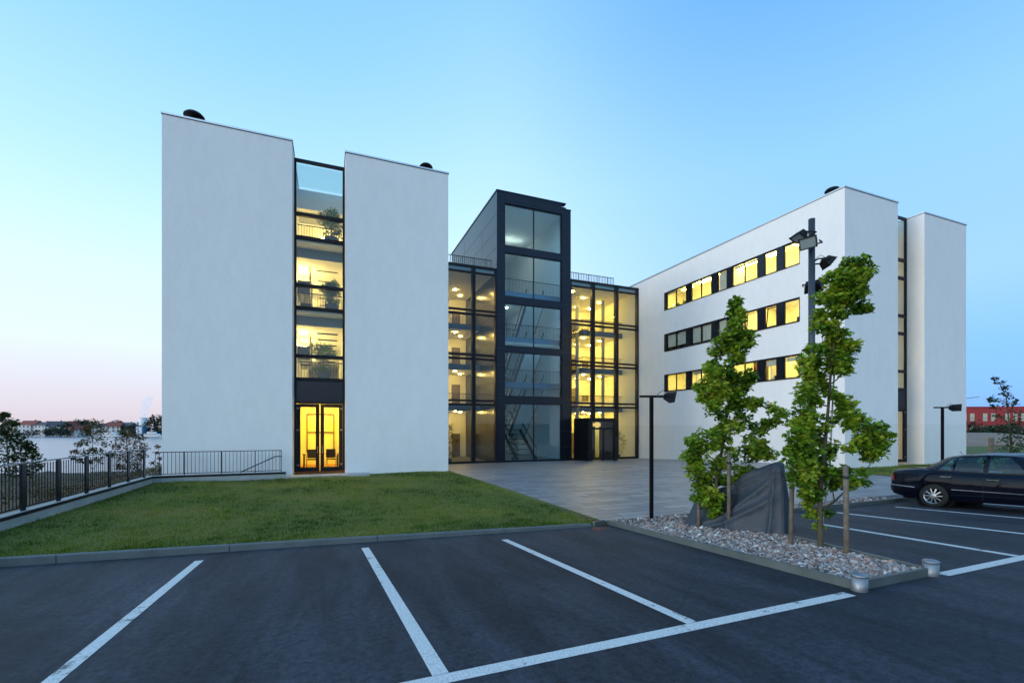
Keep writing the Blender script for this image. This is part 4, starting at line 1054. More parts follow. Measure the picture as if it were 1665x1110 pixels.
C2 = [(1382,431,.6),(1360,443,.7),(1375,445,.9),(1392,441,.8),(1362,457,.9),(1382,457,1),(1397,456,.7),(1357,471,.9),(1373,473,1),(1384,481,.9),(1333,483,.9),(1350,490,.8),(1367,490,.8),(1396,481,.6),(1391,505,.8),(1400,502,.7),(1331,513,.6),(1359,509,.6),(1357,527,.7),(1338,537,.8),(1352,544,.9),(1371,551,1),(1383,565,1),(1357,563,.8),(1334,565,.9),(1366,576,.9),(1350,588,.8),(1374,586,1),(1312,584,.8),(1308,593,.8),(1313,603,1),(1331,622,1),(1307,637,1),(1320,653,1.1),(1300,670,1),(1326,680,1.1),(1290,690,.9),(1308,703,1),(1330,703,1),(1286,711,.9),(1349,640,.9),(1337,572,.7),(1350,600,.8),(1374,603,.9),(1380,655,.9),(1366,668,.9),(1387,674,.9),(1379,690,.9),(1403,684,1),(1413,702,1),(1430,711,.9),(1441,720,.7),(1397,717,.9),(1407,733,.9),(1427,737,.8),(1450,707,.3),(1290,737,1),(1307,733,1),(1329,733,1),(1350,725,.9),(1287,753,.9),(1303,753,.9),(1322,767,1),(1290,783,.8),(1307,793,.9),(1333,780,.9),(1350,767,.9),(1353,790,.7),(1329,807,.7),(1313,820,.5),(1387,777,.8),(1403,767,.7),(1380,792,.7),(1368,770,.8),(1331,855,.35),(1317,620,1),(1296,722,.9),(1316,690,1),(1340,750,.9)]
young_tree((7.35, 4.95, lotz(4.95)+.03), [(1334,860),(1333,800),(1340,740),(1347,660),(1352,590),(1362,520),(1374,440)], C2, .05, 'young leafy tree right of the grey covered vehicle, tallest of the bed', per=58, lsize=.072, rr=.138, jit=.26)
def stake(base, h, lean, label, r=.038):
    t = thing('tree_stake', base, label, 'stake', 'wooden tree stakes')
    b = MB(); b.tube([(0,0,-.1), (lean[0]*.5, lean[1]*.5, h*.5), (lean[0], lean[1], h)], [r*1.05, r, r*.96], 12); b.build('post', 'stake', t, True)
    m = MB(); z = h*.86; m.lathe((lean[0]*.86, lean[1]*.86, z), [(r*1.06,0),(r*1.12,.02),(r*1.06,.045)], 12); m.build('tie_band', 'seam', t, True)
stake((7.18, 7.38, .1), 1.75, (.03, .02), 'brown wooden stake left of the left young tree, partly behind its leaves')
stake((7.45, 6.85, .13), 1.62, (-.01, .0), 'grey wooden stake just right of the left young tree trunk')
stake((7.2, 5.35, .22), 1.75, (.07, .02), 'reddish brown wooden stake left of the right young tree, touching the tarpaulin edge in view', .035)
stake((7.27, 4.5, .26), 1.42, (-.03, .0), 'grey wooden stake standing right of the right young tree, nearest the lane')
cn = MB(); d0 = depth_of((7.42, 5.02)); cn.tube([(7.42, 5.02, .25)]+[tuple(view(x, y, d0+.02)) for x, y in ((1349,760),(1354,650),(1359,560),(1366,490))], .013, 7)
tag(cn.build('support_cane', 'cane'), 'thin pale cane tied upright inside the right young tree', 'cane')

# ------------------------------------------------------------------ covered motorcycle
def cover():
    t = thing('covered_motorcycle', (7.75, 6.75, lotz(6.75)), 'motorcycle hidden under a crumpled dark grey tarpaulin between the two young trees', 'motorcycle')
    A = Vector((7.50, 7.75, 0)); B = Vector((8.02, 6.12, 0)); ax = B-A; Ln = ax.length; axn = ax.normalized(); sd = Vector((axn.y, -axn.x, 0))
    na, nb = 110, 64
    ks = [(0,.62),(.12,.80),(.3,.86),(.42,.92),(.52,1.10),(.66,1.24),(.80,1.33),(.93,1.41),(.97,1.42),(1.,1.38)]
    def ridge(x):
        for (a, p), (b, q) in zip(ks[:-1], ks[1:]):
            if x <= b: return p+(q-p)*(x-a)/(b-a)
        return ks[-1][1]
    def crease(d, w): return math.exp(-abs(d)/w)          # a sharp-crested fold
    P = []
    for i in range(na+1):
        ti = i/na; row = []; top = ridge(ti)
        for j in range(nb+1):
            s = -1+2*j/nb; q = abs(s); h = top*(1-q)         # height above the hem
            hn_ = 1-q
            y = .045+.34*(q**1.25)*(1-.25*ti)
            if s < 0:                                        # the side towards the photo: long folds from the handlebar end
                y += .11*crease(q-(.16+.80*(1-ti)), .085)*min(1, 4*ti)*min(1, 4*(1-ti)+.1)
                y += .10*crease(q-(.50+.62*(.9-ti)), .075)*min(1, 3*ti)*min(1, 5*(1-ti)+.1)
                y += .07*crease(q-(.10+.22*(1-ti)), .05)*ti
                y += .10*crease(ti-.36-.14*q, .040)*q
                y += .08*crease(ti-.15+.08*q, .045)*q
                y += .07*crease(ti-.93+.03*q, .030)*(.3+q)
                y -= .07*math.sin(PI*min(1, q*1.2))*math.sin(PI*ti)
            y += .022*math.sin(9*ti+3*q)*q
            x = ti*Ln+.09*q*(ti**6)+(-.12*q*(1-ti)**6)
            p = A+axn*x+sd*(y*(1 if s < 0 else -1))
            hem = .02+.035*max(0, math.sin(19*ti+1))**2
            row.append((p.x, p.y, lotz(p.y)+hem+max(0, h-hem)+.012*math.sin(23*ti)*hn_*(1 if hn_ < .97 else .3)))
        P.append(row)
    def endcap(row, out, n=7):
        mid = [(Vector(row[j])+Vector(row[nb-j]))/2 for j in range(nb+1)]; c = []
        for k in range(n+1):
            f = k/n; c.append([Vector(row[j]).lerp(mid[j], f)+out*(.10*math.sin(f*PI/2)*(1-abs(-1+2*j/nb))**.2*abs(-1+2*j/nb)+.02*math.sin(9*f)*abs(-1+2*j/nb)) for j in range(nb+1)])
        return c
    mb = MB(); mb.grid(P, True, False); mb.grid(endcap(P[-1], axn), True, False); mb.grid(endcap(P[0], -axn), True, True)
    o = mb.build('tarpaulin', 'tarp', t); o.modifiers.new('thick', 'SOLIDIFY').thickness = .006
    for tt in (.17, .82):        # tyres just showing under the hem
        c = A+axn*(Ln*tt); w_ = MB(); R_ = .30
        pts = [c+axn*(R_*math.cos(a))+Vector((0,0,R_*math.sin(a)+R_+.055+lotz(c.y))) for a in np.linspace(0, 2*PI, 25)]
        w_.tube(pts, .055, 8, False); w_.build('tyre', 'rubber', t)
cover()

# ------------------------------------------------------------------ dark saloon car
def car():
    t = thing('parked_car', (15.8, 5.75, lotz(5.75)), 'dark navy saloon car parked at the right edge, rear end towards the building', 'car')
    LEN = 4.82; Wd = .90
    def interp(tab, x):
        for (a, p), (b, q) in zip(tab[:-1], tab[1:]):
            if x <= b: return p+(q-p)*(x-a)/(b-a)
        return tab[-1][1]
    def smooth(tab, x): return (interp(tab, x-.04)+2*interp(tab, x)+interp(tab, x+.04))/4
    belt = [(-.1,.90),(.05,.935),(.25,.96),(.7,.985),(1.15,.955),(2.2,.905),(3.3,.885),(3.7,.88),(4.3,.78),(4.65,.70),(4.82,.60)]
    bot = [(0,.40),(.12,.30),(.5,.22),(.7,.2),(4.2,.2),(4.6,.22),(4.82,.30)]
    half = [(-.1,.66),(.0,.70),(.08,.80),(.35,.865),(.9,.895),(2.4,.90),(3.6,.89),(4.3,.85),(4.65,.76),(4.82,.62)]
    WH = [1.07, 3.90]; RW_ = .36
    def zb(x):
        z = smooth(bot, x)
        for w in WH:
            d = abs(x-w)
            if d < RW_: z = max(z, .305+math.sqrt(RW_**2-d*d))
        return z
    xs = sorted(set([round(x, 4) for x in list(np.linspace(0, LEN, 90))]+[round(w+RW_*math.cos(a), 4) for w in WH for a in np.linspace(0, PI, 25)]+[round(w+s*(RW_+.003), 4) for w in WH for s in (-1, 1)]))
    def sect(x, s):
        zt = smooth(belt, x); z0 = zb(x); w = smooth(half, x); row = []
        for k in range(9):
            f = k/8; z = z0+(zt-z0)*f; h = (z-.2)/(zt-.2)
            prof = 1-.10*max(0, (h-.62)/.38)**2-.07*max(0, (.35-h)/.35)**1.5
            crease = .006*math.exp(-((h-.42)/.03)**2)
            row.append((x, s*(w*prof+crease), z))
        wt = row[-1][1]
        crown = .045 if x < .9 or x > 3.4 else .02
        for k in range(1, 7):
            f = k/6; row.append((x, wt*(1-f), zt+crown*(1-(1-f)**2)+.018*math.sin(min(1, f*3)*PI/2)))
        return row
    body = MB()
    for s in (1, -1): body.grid([sect(x, s) for x in xs], True, s > 0)
    # nose, tail and underside
    for x, fl in ((0, False), (LEN, True)):
        a = sect(x, 1); b = sect(x, -1)
        body.grid([[p, q] for p, q in zip(a, b)], True, fl)
    body.box(.3, 4.5, -.72, .72, .19, .24)
    # greenhouse: columns pair a belt x with a roof x
    colsb = [.70, .86, 1.00, 1.12, 1.43, 1.48, 2.03, 2.14, 2.86, 3.02, 3.22, 3.45]
    colsr = [1.12, 1.22, 1.33, 1.42, 1.455, 1.49, 2.03, 2.12, 2.44, 2.52, 2.60, 2.68]
    kind = ['p', 'p', 'p', 'q', 'p', 'r', 'p', 'f', 'p', 'p', 'p']
    roofz = [(1.0,1.30),(1.25,1.365),(1.7,1.42),(2.1,1.43),(2.5,1.405),(2.75,1.36)]
    T_ = [0, .08, .3, .55, .8, .90, 1.0]
    def gpt(i, tt, s, off=0.):
        xb, xr = colsb[i], colsr[i]; x = xb+(xr-xb)*tt; zbt = smooth(belt, xb)+.012; zr = interp(roofz, xr)-.055
        z = zbt+(zr-zbt)*tt; wb = smooth(half, xb)*.895; y = wb-.21*tt**1.15-.02*math.sin(tt*PI)*-1
        ins = .22*max(0, (1.15-xb)/.45)**1.5 if xb < 1.15 else (.18*max(0, (xb-2.9)/.55)**1.5)
        y -= ins*(1-.35*tt)
        return (x, s*(y+off), z)
    gl = {}
    for s in (1, -1):
        for i in range(len(colsb)-1):
            for k in range(len(T_)-1):
                q = [gpt(i, T_[k], s), gpt(i+1, T_[k], s), gpt(i+1, T_[k+1], s), gpt(i, T_[k+1], s)]
                if s > 0: q = q[::-1]
                if kind[i] != 'p' and 1 <= k <= 4: gl.setdefault((s, kind[i]), MB()).face(q, True)
                else: body.face(q, True)
    # roof, rear and front screens
    def rr(i, f):        # across the car at roof level of column i
        a = Vector(gpt(i, 1, 1)); x = a.x; return (x, a.y*(1-2*f), a.z+.055*(1-(1-2*f)**2)+.004)
    body.grid([[rr(i, f) for f in np.linspace(0, 1, 9)] for i in range(len(colsb))], True, False)
    def scr(i, tt, f):
        a = Vector(gpt(i, tt, 1)); bulge = .10*(1-(1-2*f)**2)*(-1 if i == 0 else 1)
        return (a.x+bulge*(1-.4*tt), a.y*(1-2*f), a.z+.05*tt*(1-(1-2*f)**2))
    scm = {}
    for i, nm in ((0, 'rear_window'), (len(colsb)-1, 'windscreen')):
        m = MB(); m.grid([[scr(i, tt, f) for f in np.linspace(0, 1, 9)] for tt in np.linspace(0, 1, 6)], True, i == 0); scm[nm] = m
    # place: x runs from the tail (v = 8.15) towards -v; local y>0 is the +u side
    VR = 8.15; UC = 15.85; slope = math.atan(SL)
    def W(p):
        x, y, z = p; return (UC+y, VR-x*math.cos(slope), lotz(VR)+x*math.sin(slope)+z)
    def B(mb, name, mat, par=t, **k): mb.v = [W(p) for p in mb.v]; return mb.build(name, mat, par, **k)
    bo = B(body, 'body', 'carpaint')
    for nm, m in scm.items(): B(m, nm, 'cglass')
    for (s, k), m in gl.items(): B(m, 'quarter_window' if k == 'q' else 'side_window', 'cglass')
    # dark arches, sills and floor
    for w in WH:
        for s in (-1, 1):
                        # arch liner kept inside the body
            B(MB().lathe((w, s*.66, .33), [(.0, 0), (.43, 0), (.43, s*.20)], 28, 'y', True, False), 'wheel_arch_liner', 'rubber', bo)
            wr = MB(); wr.lathe((w, s*.80, .305), [(.205, -.10), (.27, -.105), (.31, -.085), (.318, 0), (.31, .085), (.27, .10), (.222, .098), (.214, .085)], 36, 'y', True, False)
            wo = B(wr, 'wheel', 'rubber')
            rm_ = MB(); o = s
            rm_.lathe((w, s*.80, .305), [(.216, o*.10), (.205, o*.098), (.192, o*.07), (.19, o*-.02)], 36, 'y', True, False)
            yf = s*.80+s*.075
            for k in range(10):
                a = 2*PI*k/10; a2 = a+.13
                for aa, wd_ in ((a, .03),):
                    c0 = Vector((w+.055*math.cos(aa), yf+s*.012, .305+.055*math.sin(aa))); c1 = Vector((w+.198*math.cos(aa), yf-s*.002, .305+.198*math.sin(aa)))
                    tdir = Vector((-math.sin(aa), 0, math.cos(aa)))
                    rm_.face([c0-tdir*.012, c0+tdir*.012, c1+tdir*.017, c1-tdir*.017], False)
                    rm_.face([c0-tdir*.012, c1-tdir*.017, c1-tdir*.017+Vector((0,-s*.03,0)), c0-tdir*.012+Vector((0,-s*.03,0))])
                    rm_.face([c0+tdir*.012, c1+tdir*.017, c1+tdir*.017+Vector((0,-s*.03,0)), c0+tdir*.012+Vector((0,-s*.03,0))])
            rm_.lathe((w, yf, .305), [(.068, s*-.02), (.066, s*.012), (.04, s*.02), (.0, s*.02)], 24, 'y', True, False)
            for k in range(5):
                a = 2*PI*k/5+.3; rm_.lathe((w+.045*math.cos(a), yf+s*.012, .305+.045*math.sin(a)), [(.009, 0), (.009, s*.008), (0, s*.008)], 8, 'y')
            B(rm_, 'rim', 'rim', wo)
            B(MB().lathe((w, s*.80-s*.03, .305), [(0, 0), (.2, 0)], 24, 'y'), 'brake_disc', 'seam', wo)
    # chrome strips, handles, lamps
    for s in (-1, 1):
        st = MB()
        def strip(x0, x1, z0, z1, dz=.012, out=.012):
            n = 10; up = []; dn = []
            for i in range(n+1):
                x = x0+(x1-x0)*i/n; z = z0+(z1-z0)*i/n; w = smooth(half, x)*(1-.07*max(0, (.35-(z-.2)/(smooth(belt, x)-.2))/.35)**1.5)+out
                up.append((x, s*w, z+dz)); dn.append((x, s*w, z-dz))
            st.grid([dn, up] if s < 0 else [up, dn], True); st.grid([[(x, y-s*out*1.5, z) for x, y, z in up], up] if s < 0 else [up, [(x, y-s*out*1.5, z) for x, y, z in up]], True)
        strip(1.46, 3.44, .50, .455); strip(.02, .66, .565, .515); strip(4.3, 4.8, .50, .50)
        B(st, 'trim_strip', 'chrome')
        for x in (1.24, 2.16):
            h = MB(); z = smooth(belt, x)-.125; h.bar((x-.02, s*.895, z), (x+.21, s*.895, z-.006), .022, .026)
            h.bar((x, s*.87, z), (x, s*.895, z), .02); h.bar((x+.2, s*.87, z), (x+.2, s*.895, z), .02); B(h, 'door_handle', 'chrome')
        dj = MB()
        for x0, x1 in ((1.43, 1.45), (2.075, 2.085), (3.12, 3.14)):
            for k in range(6):
                z0 = .25+k*.11; z1 = z0+.11
                if x0 < 1.44 and z0 < .6: continue
                f = lambda z: s*(smooth(half, x0)*(1-.10*max(0, ((z-.2)/(smooth(belt, x0)-.2)-.62)/.38)**2)+.0075)
                dj.face([(x0, f(z0), z0), (x0+.006, f(z0), z0), (x0+.006, f(z1), z1), (x0, f(z1), z1)][::(1 if s < 0 else -1)])
        B(dj, 'door_gap', 'seam')
        lp = MB(); g = []
        for i in range(5):
            x = .005+.13*i/4; w = smooth(half, x)+.006; g.append([(x, s*w*.985, .66), (x, s*w, .74), (x, s*w*.985, .84)])
        lp.grid(g, True, s < 0); lp.grid([[(-.006, s*.40, .66), (-.006, s*.40, .84)], [(-.004, s*.66, .66), (-.004, s*.66, .84)], [(.005, s*(smooth(half, .005)+.006)*.985, .66), (.005, s*(smooth(half, .005)+.006)*.985, .84)]], True, s > 0)
        B(lp, 'tail_lamp', 'tail')
        mr = MB(); mr.obox((3.12, s*1.0, .98), (.05,0,0), (0,.09,0), (0,0,.06)); mr.bar((3.14, s*.86, .93), (3.12, s*.94, .96), .03); B(mr, 'wing_mirror', 'carpaint', bevel=.02)
        hl = MB(); hl.grid([[(4.70, s*(smooth(half, 4.7)+.004), .56), (4.70, s*(smooth(half, 4.7)+.004)*.98, .70)], [(4.80, s*(smooth(half, 4.80)+.01), .55), (4.80, s*(smooth(half, 4.80)+.01)*.96, .66)], [(4.835, s*.40, .55), (4.835, s*.40, .66)]], True, s > 0)
        B(hl, 'headlight', 'pane_far')
    B(MB().box(-.035, .02, -.69, .69, .40, .57), 'rear_bumper', 'carpaint', bevel=.03)
    B(MB().tube([(1.30, 0, 1.40), (1.24, 0, 1.47)], .006, 6), 'aerial', 'black')
    # cabin
    ib = MB(); ib.box(1.0, 3.3, -.70, .70, .30, .36)
    B(ib, 'cabin_floor', 'cabin')
    for x, ys in ((1.45, (-.36, .36)), (2.45, (-.38, .38))):
        for y in ys:
            m = MB(); m.obox((x+.28, y, .55), (.26,0,0), (0,.24,0), (0,0,.09)); m.obox((x-.02, y, .83), (.07,0,.02), (0,.235,0), (-.07,0,.30))
            m.obox((x-.10, y, 1.20), (.04,0,0), (0,.13,0), (0,0,.075)); m.bar((x-.09, y-.05, 1.08), (x-.1, y-.05, 1.16), .012); m.bar((x-.09, y+.05, 1.08), (x-.1, y+.05, 1.16), .012)
            B(m, 'seat', 'cabin', bevel=.035)
    m = MB(); pts = [(3.0+.05*math.sin(a), .38+.19*math.cos(a), .88+.17*math.sin(a)) for a in np.linspace(0, 2*PI, 21)]; m.tube(pts, .014, 6, False); B(m, 'steering_wheel', 'cabin')
    B(MB().box(3.15, 3.5, -.7, .7, .7, .86), 'dashboard', 'cabin')
car()

# ------------------------------------------------------------------ interior things seen through the glass
def potted(base, h, r, label, per=26, ls=.07, mat='leaf', pot=(.2,.34)):
    t = thing('potted_plant', base, label, 'plant', 'potted plants indoors')
    b = Vector(base)
    MB().lathe(b, [(pot[0]*.75, .0), (pot[0], pot[1]), (pot[0]*.86, pot[1]), (pot[0]*.84, pot[1]-.05), (0, pot[1]-.05)], 18).build('pot', 'pot', t)
    C = []; n = int(9+h*6)
    for i in range(n):
        f = (i+.5)/n; a = i*2.4; rr = r*(.35+.75*math.sin(PI*min(1, .15+f*.8)))*random.uniform(.5, 1)
        C.append(b+Vector((rr*math.cos(a), rr*math.sin(a), pot[1]+.15+(h-pot[1]-.2)*f)))
    branch_mesh(b+Vector((0,0,pot[1]-.06)), [b+Vector((.02,0,h*.55)), b+Vector((0,.02,h*.95))], C, .022, 'stem', 'bark', t, .004)
    leaves('foliage', [tuple(c) for c in C], [r*.42]*n, per*2, ls*1.1, mat, t, 'simple')
    return t
def tub(base, h, r, label):
    t = thing('potted_tree', base, label, 'plant', 'potted trees in the glazed atrium'); b = Vector(base); hc = h-r
    MB().lathe(b, [(.27, .0), (.34, .42), (.30, .42), (.29, .38), (0, .38)], 20).build('pot', 'pot', t)
    C = [b+Vector((0, 0, hc))+Vector((math.cos(i*2.4)*math.sqrt(1-(1-2*(i+.5)/26)**2), math.sin(i*2.4)*math.sqrt(1-(1-2*(i+.5)/26)**2), 1-2*(i+.5)/26))*r*random.uniform(.45, .85) for i in range(26)]
    C += [b+Vector((random.gauss(0, .16), random.gauss(0, .12), random.uniform(.5, .8))) for i in range(7)]
    branch_mesh(b+Vector((0,0,.36)), [b+Vector((.02,0,h*.5)), b+Vector((0,.02,hc))], C, .03, 'stem', 'bark', t, .005)
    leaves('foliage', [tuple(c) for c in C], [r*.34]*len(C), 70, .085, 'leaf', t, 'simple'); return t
tub((.12, 24.95, 11.47), 2.0, .62, 'round-headed potted tree on the top floor behind the narrow glazed slot')
tub((.12, 24.9, 8.06), 1.75, .5, 'potted tree on the middle floor behind the narrow glazed slot')
tub((-.25, 24.9, 4.6), 2.05, .62, 'widest potted tree, on the lowest upper floor behind the narrow glazed slot')
potted((24.5, 34.9, -.52), 2.5, .55, 'tall potted plant inside the yellow lit hall right of the revolving door')
potted((8.75, 34.9, -.52), 3.1, .5, 'tall potted plant behind the glass right beside the left white wing', mat='leafd')
potted((14.2, 35.0, -.52), 2.4, .45, 'dark potted plant at the foot of the stair tower glazing', mat='leafd')
def chair(loc, rz, label, first=None):
    if first is None:
        t = thing('office_chair', (0,0,0), label, 'chair', 'chairs in the lit meeting room')
        MB().box(-.24, .24, -.23, .23, .43, .48).build('seat', 'furn', t, True, .015)
        b = MB(); b.obox((0, .25, .77), (.24,0,0), (0,.025,.004), (0,-.02,.23)); b.build('backrest', 'furn', t, True, .015)
        for sx in (-1, 1):
            MB().tube([(sx*.25, -.24, .0), (sx*.25, -.2, .62), (sx*.25, .24, .62)], .014, 6).build('leg', 'steel', t, True)
            MB().tube([(sx*.25, .26, .0), (sx*.25, .22, .45)], .014, 6).build('leg', 'steel', t, True)
    else: t = dup(first); t['label'] = label
    t.location = loc; t.rotation_euler = (0, 0, rz); return t
ch = chair((-.85, 26.35, .115), R(186), 'left black chair at the table behind the lit double door')
chair((.12, 26.4, .115), R(172), 'right black chair at the table behind the lit double door', ch)
dt = thing('meeting_table', (-.4, 27.0, .115), 'long table in the yellow lit room behind the double door', 'table')
MB().box(-1.35, .55, 26.6, 27.4, .83, .87).build('table_top', 'desk', dt)
for x in (-1.25, .45):
    for y in (26.7, 27.3): MB().box(x-.03, x+.03, y-.03, y+.03, .116, .829).build('leg', 'frame', dt)

def sill_plant(v, z, h, r, label):
    potted((26.55, v, z), h, r, label, 30, .05, 'leaf', (.09, .14))
sill_plant(22.9, 5.22, .85, .28, 'leafy potted plant on the sill in the lowest row of office windows')
sill_plant(29.6, 12.0, .5, .16, 'small potted plant on the sill of the first top-row office window')
sill_plant(28.7, 12.0, .42, .2, 'low potted plant on the sill of the first top-row window pair, nearer the pillar')
def shelf(v, z, label):
    t = thing('bookshelf', (27.0, v, z), label, 'shelf'); f = MB()
    for x in (v-.45, v+.42): f.box(26.75, 27.05, x, x+.03, z, z+2.5)
    for k in range(6): f.box(26.75, 27.05, v-.42, v+.42, z+.1+k*.46, z+.13+k*.46)
    f.build('shelf_frame', 'doorwood', t)
    for k in range(2, 5):
        y = v-.4
        while y < v+.36:
            w = random.uniform(.04, .09); MB().box(26.8, 27.02, y, y+w, z+.132+k*.46, z+.132+k*.46+random.uniform(.22, .34)).build('binder', random.choice(['redwall', 'blueclad', 'housew', 'blind', 'furn']), t); y += w+random.choice([.004, .004, .12])
shelf(22.1, 4.2, 'open bookshelf with coloured binders behind the lowest row of office windows')
def monitor(v, z, label):
    t = thing('desk_monitor', (26.75, v, z), label, 'monitor'); MB().box(26.72, 26.75, v-.26, v+.26, z+.12, z+.46).build('screen', 'furn', t)
    MB().box(26.76, 26.79, v-.03, v+.03, z, z+.2).build('stand', 'furn', t); MB().box(26.68, 26.86, v-.12, v+.12, z-.02, z).build('foot', 'furn', t)
    d = thing('office_desk', (26.9, v, z-.75), label.replace('black monitor on the desk', 'desk carrying a black monitor'), 'desk'); MB().box(26.5, 27.3, v-.8, v+.8, z-.06, z-.022).build('desk_top', 'desk', d)
    for y in (v-.75, v+.75): MB().box(26.55, 27.25, y-.02, y+.02, z-.95, z-.061).build('leg', 'frame', d)
monitor(20.7, 5.15, 'black monitor on the desk in the lowest row, second window from the near corner')
monitor(19.2, 8.6, 'black monitor on the desk in the middle row at the nearest window')

# posts by the entrance
def post_panel():
    t = thing('intercom_pillar', (20.9, 30.2, plz(30.2)), 'slim black pillar standing before the revolving door', 'pillar')
    MB().box(20.76, 21.06, 30.1, 30.3, plz(30.2)-.1, 1.55).build('body', 'black', t, bevel=.01)
    MB().box(20.82, 21.0, 30.09, 30.099, .95, 1.3).build('panel', 'clad', t)
post_panel()
def rack(u, v, label):
    t = thing('bicycle_stand', (u, v, plz(v)), label, 'bike stand', 'hoop stands beside the entrance')
    z = plz(v); MB().tube([(u, v, z-.1), (u, v, z+.75), (u+.03, v, z+.8), (u+.42, v, z+.8), (u+.45, v, z+.75), (u+.45, v, z-.1)], .025, 8).build('hoop', 'black', t)
rack(18.6, 30.6, 'left black hoop stand beside the revolving door'); rack(19.75, 30.3, 'right black hoop stand beside the revolving door')

# ------------------------------------------------------------------ shrubs and small trees behind the fence
def loose_tree(px, base_d, zb, spec, label, mat, per=26, ls=.10, r0=.035):
    """spec: photo clumps (x, y, radius px)"""
    b = view(px, 700, base_d); base = Vector((b.x, b.y, zb)); t = thing('shrub_tree', base, label, 'tree', 'small trees on the bank behind the fence')
    C = []; Rr = []
    for x, y, r in spec:
        d = base_d+random.uniform(-.8, .8); C.append(view(x, y, d)); Rr.append(r/740*d*1.25)
    top = min(spec, key=lambda q: q[1]); tp = view(top[0], top[1], base_d)
    branch_mesh(base, [base.lerp(tp, .5)+Vector((.06,0,0)), tp], C, r0, 'trunk', 'bark', t, .006)
    leaves('crown', [tuple(c) for c in C], Rr, per*3.2, ls*.85, mat, t, 'simple'); return t
loose_tree(14, 15.5, -.9, [(7,674,5),(9,684,6),(20,688,7),(5,700,9),(18,704,11),(30,712,9),(6,718,10),(24,722,11),(40,722,8),(48,726,7),(10,735,12),(32,738,11),(52,736,8),(58,746,8),(14,752,12),(38,752,11),(60,756,7),(22,766,10),(44,766,9)], 'dense dark small tree behind the fence at the left edge of the photo', 'leafd', 30, .13)
loose_tree(148, 24, -1.5, [(150,686,6),(158,690,8),(144,694,8),(168,700,8),(136,702,8),(152,706,10),(160,716,8),(140,718,7),(128,722,5),(172,722,6),(122,734,5),(136,736,6),(150,732,6),(164,734,6),(178,738,5),(118,744,4),(130,748,5),(146,750,4),(160,748,5)], 'airy reddish green small tree behind the middle of the fence', 'leafr', 22, .15)
loose_tree(210, 27, -1.5, [(204,703,7),(216,704,8),(228,710,7),(198,714,8),(212,716,10),(226,722,9),(190,726,7),(204,730,10),(220,734,10),(234,730,6),(184,738,6),(198,744,9),(214,748,10),(230,742,7),(206,760,8),(222,758,8),(194,758,6)], 'bushy reddish small tree behind the fence beside the left white wing', 'leafr', 30, .15)
loose_tree(258, 22, -1.0, [(257,726,3),(256,736,3),(260,745,3),(259,755,4),(248,752,3),(261,763,3),(248,764,3)], 'thin upright sapling at the corner of the left white wing', 'leafr', 14, .11, .02)
# scrub on the bank
def scrub():
    n = 9000
    u = -6.9-RNG.random(n)**1.3*38; v = RNG.uniform(4, 58, n)
    D = u*SA+v*CA; keep = (D < 52) & (D > 3); u, v, D = u[keep], v[keep], D[keep]; n = len(u)
    s_ = np.clip((-u-8)/12, 0, 1); s_ = s_*s_*(3-2*s_)
    z = -.18-(.35+1.9*s_)*np.clip((v-4)/5, 0, 1)+.02
    clump = np.sin(u*.9+1.3*np.sin(v*.45))+np.sin(v*.8+u*.3)
    k = clump > -.3; u, v, z, clump = u[k], v[k], z[k], clump[k]
    C = np.stack([u, v, z+RNG.uniform(.0, .38, len(u))*np.clip(.3+clump*.4, .1, 1)], 1)
    o = leaves('scrub', [tuple(c) for c in C], [.28]*len(C), 7, .13, 'leafr', None, 'simple')
    tag(o, 'rough scrub and weeds covering the bank behind the fence', 'undergrowth', kind='stuff')
scrub()

# ------------------------------------------------------------------ far shore: trees, houses, boats, cooling tower
def rel(px, d, z): p = view(px, 695, d); return Vector((p.x, p.y, z))
def crown_tree(h, r, mat='leaffar', n=46, ls=.9):
    t = thing('far_tree', (0,0,0), '', 'tree', 'trees along the far shore')
    C = []; Rr = []
    for i in range(n):
        a = random.uniform(0, 2*PI); f = random.random(); q = r*math.sqrt(random.random())*math.sin(PI*(.30+.60*f))
        C.append((q*math.cos(a), q*math.sin(a), h*(.02+.94*f))); Rr.append(r*.28)
    mb = MB(); mb.tube([(0,0,-1.5), (0,0,h*.4), (.1,0,h*.8)], [.3, .22, .06], 6)
    for c in C[::5]: mb.tube([(0,0,h*.3), c], [.12, .04], 4)
    mb.build('trunk', 'bark', t, True)
    leaves('crown', C, Rr, 16, ls, mat, t, 'simple'); return t
fproto = [crown_tree(8, 4.0), crown_tree(10, 4.4), crown_tree(6.5, 4.6), crown_tree(11, 3.6)]
used = []
